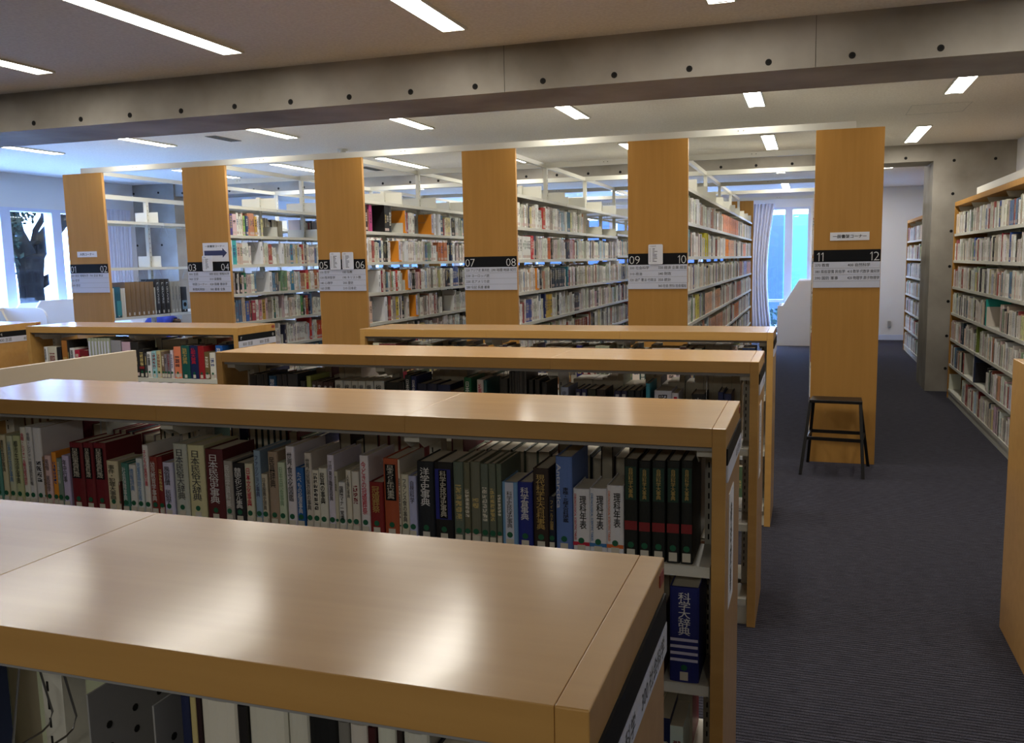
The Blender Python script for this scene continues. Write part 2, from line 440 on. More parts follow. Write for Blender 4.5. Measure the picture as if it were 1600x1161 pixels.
def vent(x, y0, y1, label):
    mb = MB(); mb.box(x-0.06, x+0.06, y0, y1, ZC-0.006, ZC+0.001)
    o = mb.build('ceiling_vent', 'grey_metal'); tag(o, label, 'ceiling vent')
    s = MB()
    for k in (-0.045, -0.015, 0.015, 0.045): s.box(x+k-0.009, x+k+0.009, y0+0.01, y1-0.01, ZC-0.007, ZC-0.0055)
    s.build('slot', 'slot', o)
vent(-5.5, 7.2, 7.6, 'narrow dark slotted air vent above the second wooden end panel')
vent(-5.54, 10.25, 10.75, 'narrow slotted air vent farther back above the tall ranges')
sd = MB().disc((-4.878, 8.602, ZC-0.012), 0.055, 'z', 0.024, 24).disc((-4.878, 8.602, ZC-0.032), 0.035, 'z', 0.02, 20).build('smoke_detector', 'white_metal')
tag(sd, 'small round white smoke detector on the ceiling above the third panel', 'smoke detector')
h = MB()
for a in ((0.78, 1.24, 8.15, 8.153), (0.78, 1.24, 8.66, 8.663), (0.78, 0.783, 8.15, 8.66), (1.24, 1.243, 8.15, 8.663)): h.box(a[0], a[1], a[2], a[3], ZC-0.001, ZC+0.001)
tag(h.build('ceiling_hatch', 'grey_metal'), 'faint square outline of an access hatch in the ceiling', 'ceiling hatch')
sk = MB().box(1.40, 1.455, YW-0.03, YW, 0.24, 0.36).build('wall_outlet', 'grey_metal', bevel=0.004)
tag(sk, 'small grey outlet box low on the far white wall', 'wall outlet')
# curtains
def curtain(n, axis, pos, a0, a1, z0, z1, label, gather=0.0):
    mb = MB(); k = 60; cols = []
    for zi in range(9):
        z = z1 + (z0-z1)*zi/8; row = []
        for i in range(k+1):
            t = i/k; sh = gather*math.sin(math.pi*zi/8)*0.6
            p = a0+(a1-a0)*t*(1-sh) + 0.0
            d = 0.035*math.sin(t*math.pi*2*9+0.4*zi*0.3) + 0.01*math.sin(t*37)
            row.append(len(mb.v)); mb.v.append((pos+d, p, z) if axis == 'x' else (p, pos+d, z))
        cols.append(row)
    for zi in range(8):
        for i in range(k): mb.f.append((cols[zi][i], cols[zi][i+1], cols[zi+1][i+1], cols[zi+1][i])); mb.m.append(0)
    o = mb.build(n, 'curtain', smooth=True)
    md = o.modifiers.new('thickness', 'SOLIDIFY'); md.thickness = 0.004
    return tag(o, label, 'curtain')
curtain('curtain', 'x', XL+0.08, 10.28, 10.82, 0.05, 2.45, 'pale gathered curtain beside the left concrete pier', 0.1)
curtain('curtain', 'y', YW-0.09, -1.25, -0.68, 0.04, 2.60, 'pale gathered curtain by the far window at the end of the 10 range', 0.35)

# ---------------------------------------------------------------- outside
struct('ground', MB().box(-60, 40, -30, 70, -0.45, -0.35), 'ground', 'pale paving outside')
def ico(r, c, sub, mb_v, mb_f, jit, rs):
    bm = bmesh.new(); bmesh.ops.create_icosphere(bm, subdivisions=sub, radius=r)
    n = len(mb_v)
    for v in bm.verts:
        k = 1+rs.uniform(-jit, jit); mb_v.append((c[0]+v.co.x*k, c[1]+v.co.y*k, c[2]+v.co.z*k))
    for f in bm.faces: mb_f.append(tuple(n+v.index for v in f.verts))
    bm.free()
def leaf_cloud(n, mb, cx, cy, cz, rx, ry, rz, size, rs):
    for i in range(n):
        while True:
            a, b_, c_ = rs.uniform(-1, 1), rs.uniform(-1, 1), rs.uniform(-1, 1)
            if a*a+b_*b_+c_*c_ < 1: break
        p = Vector((cx+a*rx, cy+b_*ry, cz+c_*rz))
        u = Vector((rs.gauss(0, 1), rs.gauss(0, 1), rs.gauss(0, 1))).normalized(); v = u.cross(Vector((rs.gauss(0, 1), rs.gauss(0, 1), rs.gauss(0, 1)))).normalized()
        s = size*rs.uniform(.6, 1.3)
        mb.quad(tuple(p-u*s), tuple(p-v*s*.5), tuple(p+u*s), tuple(p+v*s*.5))
def tree(x, y, label, limbs, clouds, seed_):
    rs = random.Random(seed_)
    t = thing('tree', label, 'tree', (x, y, -0.35))
    tr_ = MB()
    for pts, rr in limbs: tr_.tube(pts, rr, 12)
    tr_.build('trunk', 'bark', t, smooth=True)
    lf = MB()
    for n, c, r_, sz in clouds: leaf_cloud(n, lf, *c, *r_, sz, rs)
    lf.build('foliage', 'leaf', t)
tree(-13.0, 11.9, 'large dark forked tree outside the left window',
     [([(0, 0.05, 0), (0.02, 0.0, 0.9), (0, 0.0, 1.7), (0.02, 0.0, 2.15), (0, 0.02, 2.42)], [0.25, 0.2, 0.2, 0.24, 0.2]),
      ([(0.0, 0.05, 2.15), (0, 0.28, 2.38), (0, 0.58, 2.66), (0.1, 0.88, 3.0), (0.2, 1.1, 3.8)], [0.19, 0.16, 0.15, 0.13, 0.1]),
      ([(0.02, -0.08, 2.2), (0, -0.20, 2.6), (0.05, -0.30, 3.0), (0.1, -0.34, 3.8)], [0.18, 0.12, 0.10, 0.08]),
      ([(0.02, 0.1, 2.35), (0.1, 0.10, 2.62), (0.15, 0.24, 2.85), (0.2, 0.22, 3.2), (0.2, 0.1, 3.8)], [0.07, 0.05, 0.05, 0.05, 0.04]),
      ([(0, 0.1, 1.65), (0.1, 0.32, 1.78), (0.1, 0.42, 1.86)], [0.1, 0.09, 0.05])],
     [(900, (0, -0.48, 3.0), (0.4, 0.28, 0.7), 0.06), (260, (0.1, -0.48, 2.4), (0.3, 0.12, 0.6), 0.05), (3000, (0, 0, 4.6), (2.0, 2.2, 0.9), 0.14), (160, (0, -0.05, 3.0), (0.3, 0.2, 0.3), 0.05)], 5)
tree(-13.3, 11.15, 'slim leafy tree left of the large forked tree outside the window',
     [([(0, 0.1, 0), (0, 0.05, 0.9), (0, -0.1, 1.5), (0, -0.15, 2.2), (0.1, -0.3, 3.4)], [0.1, 0.13, 0.14, 0.1, 0.06]),
      ([(0, -0.05, 1.35), (0, -0.2, 1.7), (0, -0.25, 1.85)], [0.08, 0.07, 0.04])],
     [(2200, (0, -0.1, 2.9), (0.5, 0.45, 1.0), 0.07)], 6)
rs = random.Random(9)
hb = MB()
leaf_cloud(5000, hb, -3.0, 19.6, 0.1, 4.2, 0.5, 0.45, 0.06, rs)
tag(hb.build('hedge', 'hedge'), 'low leafy hedge outside the far window', 'hedge')
bd = thing('building', 'blue glazed building across from the far windows', 'building', (-4, 26, -0.35))
MB().box(-14, 3.25, 0, 6, 0, 3.12).build('facade', 'facade', bd)
MB().box(3.25, 14, 0, 6, 0, 3.12).build('facade_panel', 'facade_cyan', bd)
S2F=[
(-2.7,-2.669,0.19,(90,150,140),'農山漁村生活史事典','d'),
(-2.662,-2.639,0.246,(205,198,165),'農民生活史事典','d'),
(-2.635,-2.609,0.244,(196,200,170),'山漁村生活史事典','b'),
(-2.606,-2.575,0.246,(190,196,150),'都市生活史事典','d'),
(-2.569,-2.545,0.277,(225,225,215),'余暇・レジャー＆観光総合統計','r'),
(-2.543,-2.519,0.28,(215,215,215),'余暇・レジャー総合統計年報','g'),
(-2.517,-2.472,0.277,(218,218,222),'','g'),
(-2.482,-2.474,0.178,(150,120,90),'',''),
(-2.472,-2.445,0.183,(220,190,190),'民俗 民俗学','d'),
(-2.441,-2.42,0.196,(230,150,45),'',''),
(-2.421,-2.4,0.176,(120,140,130),'日本の民俗','w'),
(-2.397,-2.369,0.187,(200,190,225),'年中行事','d'),
(-2.362,-2.308,0.234,(110,20,30),'日本民俗事典資料集成','bk'),
(-2.305,-2.265,0.236,(112,20,32),'日本民俗事典資料集成','bk'),
(-2.263,-2.211,0.237,(112,20,32),'日本民俗事典資料集成','bk'),
(-2.212,-2.159,0.179,(216,206,175),'事件・犯罪大事典','d'),
(-2.165,-2.158,0.109,(110,60,50),'',''),
(-2.15,-2.123,0.175,(70,130,120),'社会保障事典','w'),
(-2.122,-2.095,0.17,(222,222,220),'情報辞典','b'),
(-2.091,-2.066,0.193,(215,225,228),'児童虐待防止法等','b'),
(-2.06,-2.037,0.239,(232,230,228),'子どもの貧困白書','r'),
(-2.038,-2.006,0.201,(135,45,35),'幼児教育学事典','w'),
(-2.004,-1.985,0.203,(120,28,30),'',''),
(-1.985,-1.946,0.186,(205,205,235),'風俗習慣 民俗学','d'),
(-1.94,-1.888,0.25,(190,195,185),'日本民俗大辞典','g'),
(-1.886,-1.824,0.248,(212,208,165),'日本民俗大辞典','g'),
(-1.817,-1.751,0.239,(90,28,34),'日本民俗史事典','w'),
(-1.751,-1.719,0.204,(165,160,155),'民俗学資料集','w'),
(-1.717,-1.673,0.199,(22,22,30),'韓国文化シンボル事典','w'),
(-1.671,-1.642,0.2,(214,210,185),'日本文化事典','r'),
(-1.637,-1.61,0.243,(140,165,190),'ファッション事典','v'),
(-1.613,-1.592,0.169,(208,200,180),'日本服飾史辞典','d'),
(-1.586,-1.55,0.242,(165,145,125),'民具辞典','d'),
(-1.551,-1.526,0.21,(200,215,190),'日本古代食事典','gr'),
(-1.521,-1.486,0.262,(222,218,228),'世界食文化図鑑','d'),
(-1.489,-1.462,0.197,(30,95,165),'たべもの起源事典','w'),
(-1.457,-1.431,0.244,(205,198,190),'世界の民族衣装の事典','d'),
(-1.432,-1.41,0.192,(222,218,205),'',''),
(-1.408,-1.38,0.2,(220,220,208),'民具の事典','bold'),
(-1.377,-1.353,0.242,(215,210,228),'江戸東京職業図典','d'),
(-1.354,-1.342,0.193,(200,196,176),'年中行事事典','d'),
(-1.342,-1.319,0.16,(226,226,226),'国際マナー常識','bold'),
(-1.316,-1.299,0.199,(220,215,200),'人生儀礼事典','d'),
(-1.297,-1.273,0.196,(218,214,205),'',''),
(-1.269,-1.239,0.246,(226,222,228),'今どきの冠婚葬祭','r'),
(-1.239,-1.194,0.167,(130,24,24),'冠婚葬祭','y'),
(-1.19,-1.141,0.242,(170,80,45),'日本まつりと年中行事事典','bk'),
(-1.14,-1.135,0.241,(215,205,190),'',''),
(-1.135,-1.107,0.197,(212,208,188),'フランス食の事典','d'),
(-1.108,-1.084,0.194,(185,190,230),'自然科学','d'),
(-1.081,-1.028,0.239,(18,26,36),'洋学史事典','w'),
(-1.026,-0.968,0.24,(14,14,18),'科学史技術史事典','bp'),
(-0.966,-0.935,0.244,(95,108,96),'',''),
(-0.934,-0.915,0.244,(104,104,82),'',''),
(-0.914,-0.884,0.247,(110,112,96),'',''),
(-0.882,-0.859,0.243,(98,108,96),'',''),
(-0.857,-0.836,0.245,(100,108,92),'',''),
(-0.834,-0.818,0.245,(96,108,92),'',''),
(-0.818,-0.772,0.194,(120,165,210),'科学史技術史事典','wp'),
(-0.771,-0.728,0.197,(25,40,130),'科学賞事典','w'),
(-0.726,-0.68,0.238,(48,34,28),'現代科学史大百科事典','y'),
(-0.68,-0.663,0.161,(15,25,50),'フィールド図鑑','y'),
(-0.66,-0.613,0.275,(95,125,190),'南極・北極大百科図鑑','bl'),
(-0.61,-0.564,0.188,(225,225,230),'理科年表','k1'),
(-0.563,-0.516,0.192,(225,225,230),'理科年表','k2'),
(-0.515,-0.469,0.203,(225,225,230),'理科年表','k3'),
(-0.467,-0.43,0.279,(14,20,18),'自然科学大事典','rb'),
(-0.427,-0.395,0.276,(14,20,18),'自然科学大事典','rb'),
(-0.392,-0.355,0.278,(14,20,18),'自然科学大事典','rb'),
(-0.352,-0.317,0.28,(14,20,18),'自然科学大事典','rb'),
(-0.314,-0.283,0.282,(14,20,18),'自然科学大事典','rb'),
]
S3F=[
(-2.716,-2.673,0.261,(38,38,42),'',''),
(-2.67,-2.628,0.266,(42,42,46),'',''),
(-2.625,-2.604,0.269,(36,36,38),'',''),
(-2.599,-2.555,0.258,(20,75,115),'現代用語の基礎知識','w'),
(-2.553,-2.522,0.265,(45,45,50),'',''),
(-2.52,-2.494,0.266,(52,52,58),'',''),
(-2.492,-2.434,0.27,(58,60,66),'',''),
(-2.415,-2.386,0.236,(40,42,40),'',''),
(-2.38,-2.356,0.261,(160,170,90),'',''),
(-2.351,-2.323,0.237,(70,50,42),'史料','w'),
(-2.321,-2.289,0.237,(70,48,40),'史料','w'),
(-2.287,-2.259,0.233,(66,40,34),'史料','w'),
(-2.257,-2.23,0.233,(66,40,34),'史料','w'),
(-2.22,-2.177,0.244,(190,192,186),'総記','bold'),
(-2.175,-2.131,0.243,(190,192,186),'総記','bold'),
(-2.129,-2.093,0.243,(190,192,186),'総記','bold'),
(-2.091,-2.053,0.244,(190,192,186),'総記','bold'),
(-2.051,-2.01,0.245,(190,192,186),'総記','bold'),
(-2.007,-1.953,0.246,(190,192,186),'総合','bold'),
(-1.947,-1.877,0.242,(22,26,26),'','y'),
(-1.876,-1.854,0.246,(30,26,26),'',''),
(-1.852,-1.844,0.246,(60,60,60),'',''),
(-1.841,-1.809,0.278,(16,38,42),'日本歴史地名','w'),
(-1.808,-1.781,0.275,(24,40,95),'日本史年表','w'),
(-1.778,-1.729,0.24,(26,34,62),'',''),
(-1.726,-1.674,0.241,(28,36,64),'',''),
(-1.672,-1.607,0.238,(26,36,72),'',''),
(-1.606,-1.541,0.211,(90,58,34),'',''),
(-1.535,-1.499,0.275,(18,98,60),'日本史大事典','w'),
(-1.47,-1.438,0.266,(222,214,214),'城郭事典','r'),
(-1.437,-1.421,0.265,(40,90,90),'',''),
(-1.358,-1.319,0.274,(52,50,48),'',''),
(-1.31,-1.291,0.308,(48,48,48),'',''),
(-1.285,-1.269,0.309,(58,58,58),'',''),
(-1.262,-1.248,0.309,(58,58,58),'',''),
(-1.299,-1.285,0.307,(48,48,48),'',''),
(-1.284,-1.266,0.309,(70,70,72),'',''),
(-1.264,-1.247,0.31,(70,70,72),'',''),
(-1.246,-1.227,0.31,(72,72,74),'',''),
(-1.216,-1.195,0.273,(34,34,34),'',''),
(-1.186,-1.164,0.274,(34,34,34),'',''),
(-1.155,-1.13,0.275,(34,34,34),'',''),
(-1.065,-1.029,0.243,(150,160,185),'史典','d'),
(-0.995,-0.97,0.237,(36,38,78),'国史','w'),
(-0.968,-0.943,0.237,(36,38,78),'国史','w'),
(-0.941,-0.902,0.238,(40,44,30),'','y'),
(-0.899,-0.858,0.236,(40,32,32),'','r'),
(-0.818,-0.789,0.233,(36,36,72),'国史','w'),
(-0.788,-0.76,0.234,(36,36,72),'国史','w'),
(-0.759,-0.727,0.237,(20,28,34),'','w'),
(-0.725,-0.7,0.238,(20,26,34),'','w'),
(-0.725,-0.69,0.24,(22,26,34),'','w'),
(-0.676,-0.659,0.27,(60,150,170),'',''),
(-0.639,-0.564,0.239,(205,210,225),'昭和史','bold'),
(-0.562,-0.534,0.231,(215,215,225),'','ro'),
(-0.478,-0.421,0.229,(26,28,32),'史料館','w'),
(-0.365,-0.343,0.24,(34,44,92),'',''),
(-0.341,-0.309,0.234,(40,50,92),'','w'),
]
S5F=[
(-5.64,-5.609,0.215,(222,222,224),'英和辞典','d'),
(-5.604,-5.519,0.218,(210,206,190),'',''),
(-5.516,-5.474,0.214,(30,30,34),'','circ'),
(-5.466,-5.408,0.265,(170,110,50),'',''),
(-5.405,-5.388,0.268,(30,30,32),'',''),
(-5.389,-5.342,0.209,(225,225,228),'英語','d'),
(-5.341,-5.295,0.195,(180,40,70),'',''),
(-5.292,-5.215,0.194,(120,30,36),'',''),
(-5.202,-5.174,0.288,(165,172,150),'','s7'),
(-5.173,-5.144,0.288,(165,172,150),'','s7'),
(-5.143,-5.115,0.288,(165,172,150),'','s7'),
(-5.114,-5.087,0.289,(165,172,150),'','s7'),
(-5.086,-5.059,0.289,(165,172,150),'','s7'),
(-5.058,-5.03,0.289,(165,172,150),'','s7'),
(-5.029,-5.0,0.29,(165,172,150),'','s7'),
(-4.996,-4.903,0.273,(150,150,158),'',''),
(-4.895,-4.817,0.263,(200,170,190),'',''),
(-4.812,-4.741,0.275,(40,38,38),'',''),
(-4.74,-4.692,0.211,(32,32,34),'','rb2'),
(-4.69,-4.673,0.181,(70,70,74),'',''),
(-4.67,-4.629,0.19,(222,222,222),'中国語','bold'),
(-4.625,-4.584,0.197,(150,200,210),'',''),
(-4.581,-4.543,0.199,(196,184,140),'',''),
(-4.54,-4.514,0.192,(120,100,84),'',''),
(-4.511,-4.491,0.176,(130,124,134),'',''),
(-4.489,-4.462,0.176,(130,124,134),'',''),
(-4.456,-4.433,0.206,(215,205,215),'','d'),
(-4.426,-4.365,0.232,(225,130,95),'',''),
(-4.36,-4.289,0.242,(20,85,80),'独和大辞典','y'),
(-4.286,-4.216,0.243,(20,34,80),'仏和大辞典','r'),
(-4.214,-4.16,0.24,(150,26,34),'','y'),
(-4.161,-4.12,0.198,(110,92,56),'',''),
(-4.116,-4.068,0.193,(222,220,208),'',''),
(-4.061,-4.002,0.246,(26,90,170),'独和広辞典','w'),
]
SPEC={
2:{5:[(7.011,7.060,(222,222,214),0.22,'i'),(7.063,7.084,(30,28,32),0.2,'b'),(7.084,7.123,(70,60,130),0.2,'b'),(7.123,7.188,(215,185,190),0.2,'b'),(7.291,7.322,(150,195,110),0.19,'b'),(7.329,7.359,(40,70,120),0.19,'b'),(7.473,7.511,(205,165,80),0.19,'b'),(7.610,8.739,None,0,'e'),],
4:[(7.386,7.529,None,0,'e'),(7.046,7.087,(222,222,214),0.23,'i'),(7.090,7.158,(60,165,170),0.23,'b'),(7.173,7.251,(205,180,165),0.2,'b'),(7.530,7.573,(222,222,214),0.22,'i'),(7.894,7.943,(222,222,214),0.21,'i'),(8.072,8.123,(60,130,165),0.2,'b'),(8.287,8.325,(170,50,50),0.2,'b'),],
3:[(7.453,7.651,None,0,'e'),(7.122,7.146,(25,25,28),0.2,'b'),(7.182,7.209,(24,26,40),0.2,'b'),(7.254,7.287,(30,105,80),0.2,'b'),(7.653,7.706,(222,222,214),0.2,'i'),(8.058,8.116,(50,120,155),0.2,'b'),(8.348,8.402,(190,45,38),0.21,'b'),(8.520,8.576,(160,90,50),0.21,'b'),],
2:[(7.254,7.303,(60,95,165),0.2,'b'),(7.346,7.409,(160,60,75),0.2,'b'),(7.473,7.511,(205,140,150),0.2,'b'),(7.530,7.579,(195,160,75),0.2,'b'),(7.722,7.756,(40,105,105),0.2,'b'),(8.227,8.265,(80,145,80),0.21,'b'),(8.325,8.371,(165,60,50),0.21,'b'),],
1:[(8.379,8.418,(190,40,36),0.24,'b'),(8.520,8.641,(190,60,30),0.2,'b'),],
},
3:{5:[(7.018,7.101,(228,190,180),0.24,'b'),(7.104,7.140,(20,20,24),0.23,'b'),(7.177,7.230,(180,60,120),0.24,'b'),(7.234,7.461,None,0,'e'),(7.461,7.597,(16,16,18),0.25,'b'),(7.605,7.849,None,0,'e'),(7.849,7.905,(205,205,232),0.22,'io'),(8.062,8.109,(222,222,214),0.2,'b'),(8.116,8.505,None,0,'e'),(8.507,8.577,(205,205,232),0.21,'io'),(8.581,8.762,(222,222,214),0.22,'i'),(8.767,8.836,(50,90,120),0.21,'b'),],
4:[(7.060,7.119,(222,222,214),0.21,'i'),(7.336,7.374,(40,70,110),0.2,'b'),(7.557,7.713,None,0,'e'),(7.713,7.798,(205,205,232),0.2,'io'),(7.863,7.937,(205,205,232),0.2,'i'),(8.700,8.933,(195,120,80),0.2,'b'),(8.976,9.075,(24,40,70),0.2,'b'),],
3:[(7.046,7.273,None,0,'e'),(7.275,7.367,(222,222,214),0.2,'i'),(7.367,7.393,(150,35,60),0.2,'b'),(7.655,7.688,(200,50,45),0.2,'b'),(7.806,7.896,None,0,'e'),(7.898,7.963,(228,200,190),0.2,'io'),(9.087,9.227,(50,70,130),0.22,'b'),],
2:[(7.163,7.388,None,0,'e'),(7.937,8.060,None,0,'e'),(7.111,7.155,(225,190,170),0.2,'b'),(7.390,7.461,(222,222,214),0.23,'i'),(7.647,7.696,(215,190,60),0.22,'b'),(7.764,7.815,(24,24,28),0.22,'b'),(8.062,8.131,(225,200,195),0.22,'io'),(8.752,9.087,None,0,'e'),],
1:[],
},
4:{5:[(7.040,7.127,(222,222,214),0.21,'i'),(7.736,7.834,(215,215,210),0.17,'b'),(7.859,7.960,(190,70,65),0.2,'b'),(9.397,11.668,None,0,'e'),],
4:[(7.054,7.488,(222,222,218),0.2,'mag'),(7.495,7.574,(200,40,48),0.21,'b'),(8.032,8.117,(205,110,60),0.2,'b'),],
3:[(7.628,7.721,(222,222,214),0.2,'io'),(8.143,8.621,(52,64,80),0.19,'set'),(8.636,8.756,(40,110,130),0.2,'b'),(9.153,9.531,(205,200,190),0.2,'b'),(10.680,10.928,(205,205,200),0.24,'i'),(11.210,11.482,(205,205,232),0.25,'i'),],
2:[(7.309,7.481,(80,90,155),0.2,'b'),(7.699,7.872,(222,222,218),0.17,'i'),(7.884,7.930,(30,45,100),0.23,'b'),(7.935,8.130,(205,170,60),0.22,'b'),(8.390,8.666,(222,222,214),0.22,'i'),(8.991,9.186,(60,60,74),0.2,'b'),],
1:[(9.023,9.549,(130,40,30),0.18,'b'),],
},
5:{5:[(7.819,8.197,(222,222,214),0.22,'i'),(10.275,12.375,(232,165,130),0.2,'set'),(13.695,14.421,(222,222,214),0.2,'i'),],
4:[(7.221,7.356,(110,160,175),0.22,'b'),(8.430,8.739,(205,195,40),0.22,'b'),(9.894,10.498,(222,222,214),0.2,'i'),(10.544,11.045,(236,150,60),0.2,'b'),(11.045,11.833,(235,190,165),0.2,'b'),(13.395,13.929,(232,160,130),0.18,'b'),],
3:[(7.569,7.717,(110,105,140),0.2,'b'),(10.275,11.045,(222,222,214),0.22,'i'),(12.764,13.322,(180,120,90),0.2,'b'),(13.619,14.220,(160,165,215),0.2,'b'),(14.287,15.041,(215,160,140),0.18,'b'),],
2:[(7.112,7.642,(222,222,214),0.24,'i'),(7.768,8.058,(215,205,100),0.22,'b'),(8.490,9.175,(232,190,165),0.2,'set'),(9.465,10.018,(215,165,135),0.2,'b'),(12.250,13.037,(190,120,90),0.2,'b'),],
1:[(9.037,10.363,(210,160,135),0.2,'set'),(11.891,12.764,(215,140,80),0.2,'b'),],
},
}
# ---------------------------------------------------------------- books
PAGE = lin((200, 193, 172))
def book_data(V, Fc, COL, INK, UVS, w, h, d, col, ink, seed_, T, marks=True, page_top=True, rnd=False):
    """adds one book; local x across the spine, -y the spine, z up; T maps local -> world"""
    n = len(V); hw = w/2
    P = [(-hw, 0, 0), (hw, 0, 0), (hw, d, 0), (-hw, d, 0), (-hw, 0, h), (hw, 0, h), (hw, d, h), (-hw, d, h)]
    V += [T(p) for p in P]
    c = (col[0], col[1], col[2], seed_); ia = w if marks else 0.0
    pg = (PAGE[0], PAGE[1], PAGE[2], seed_) if page_top else c
    for q, cc, sp in (((0, 3, 2, 1), c, 0), ((4, 5, 6, 7), pg, 0), ((0, 1, 5, 4), c, 1), ((1, 2, 6, 5), c, 0), ((2, 3, 7, 6), pg, 0), ((3, 0, 4, 7), c, 0)):
        Fc.append(tuple(n+i for i in q))
        for i in q:
            COL.append(cc); INK.append((ink[0], ink[1], ink[2], ia if sp else 0.0))
            UVS.append((P[i][0], P[i][2]) if sp else (5.0, 5.0))
def book_mesh(name, V, Fc, COL, INK, UVS):
    me = bpy.data.meshes.new(name); me.from_pydata(V, [], Fc); me.materials.append(MT['book'])
    a = me.color_attributes.new('Col', 'FLOAT_COLOR', 'CORNER'); a.data.foreach_set('color', [x for c in COL for x in c])
    a = me.color_attributes.new('Ink', 'FLOAT_COLOR', 'CORNER'); a.data.foreach_set('color', [x for c in INK for x in c])
    u = me.uv_layers.new(name='UVMap'); u.data.foreach_set('uv', [x for c in UVS for x in c])
    me.update(); return me
def cover_mesh(name, w, h, d, col, seed_, ink=(0, 0, 0, 1), marks=False):
    """hard cover wrapped round the pages: rounded spine and two boards, open at the fore edge"""
    hw = w/2; t = min(0.003, w*0.12); r = min(0.006, w*0.18)
    out = [(-hw, d), (-hw, r)] + [(-hw+(2*hw)*k/6*1.0 if False else -hw*math.cos(math.pi*k/6), r - r*math.sin(math.pi*k/6)) for k in range(1, 6)] + [(hw, r), (hw, d)]
    inn = [(hw-t, d), (hw-t, r+t), (-hw+t, r+t), (-hw+t, d)]
    o = out+inn; n = len(o)
    V = [(x, y, 0) for x, y in o] + [(x, y, h) for x, y in o]
    Fc = [tuple(range(n-1, -1, -1)), tuple(range(n, 2*n))]
    for i in range(n):
        j = (i+1) % n; Fc.append((i, j, n+j, n+i))
    COL = []; INK = []; UVS = []
    for k, f in enumerate(Fc):
        sp = 3 <= k <= 2+len(out)-2
        for i in f:
            COL.append((col[0], col[1], col[2], seed_)); INK.append((ink[0], ink[1], ink[2], w if (sp and marks) else 0.0))
            UVS.append((V[i][0], V[i][2]) if sp else (5.0, 5.0))
    me = book_mesh(name, V, Fc, COL, INK, UVS)
    bm = bmesh.new(); bm.from_mesh(me); bmesh.ops.recalc_face_normals(bm, faces=bm.faces); bm.to_mesh(me); bm.free()
    return me
DIRS = {'-y': 0.0, '+x': math.pi/2, '+y': math.pi, '-x': -math.pi/2}
def cname(c):
    r, g, b_ = c; mx_, mn = max(c), min(c); v = mx_
    if mx_-mn < 22:
        return 'black' if v < 55 else 'dark grey' if v < 95 else 'grey' if v < 165 else 'pale grey' if v < 205 else 'white'
    if r >= g >= b_:
        if r-g < 25: return 'cream' if v > 190 else 'beige' if v > 150 else 'olive' if r-b_ > 30 else 'brown'
        if g-b_ > 45 and v > 195: return 'orange' if g < 190 else 'yellow'
        if v > 195 and mn > 150: return 'pale pink'
        if v > 190 and g > 120: return 'salmon'
        if g-b_ > 18: return 'tan' if v > 140 else 'brown'
        return 'red' if v > 140 else 'dark red'
    if r >= b_ >= g: return 'pink' if v > 150 and mn > 90 else 'dark red' if v < 150 else 'magenta'
    if g >= r and g >= b_: return ('pale green' if mn > 120 else 'dark green' if v < 110 else 'green') if b_ < g-8 else 'teal'
    if b_ >= g >= r or b_ >= r >= g:
        if mn > 150: return 'pale lavender'
        if b_-r > 60 and g-r > 35: return 'blue' if v > 100 else 'dark teal'
        return 'navy' if v < 120 else 'blue'
    return 'grey'
BOOKCOUNT = 0
used_labels = {}
def uniq(label):
    n = used_labels.get(label, 0); used_labels[label] = n+1
    return label if n == 0 else None
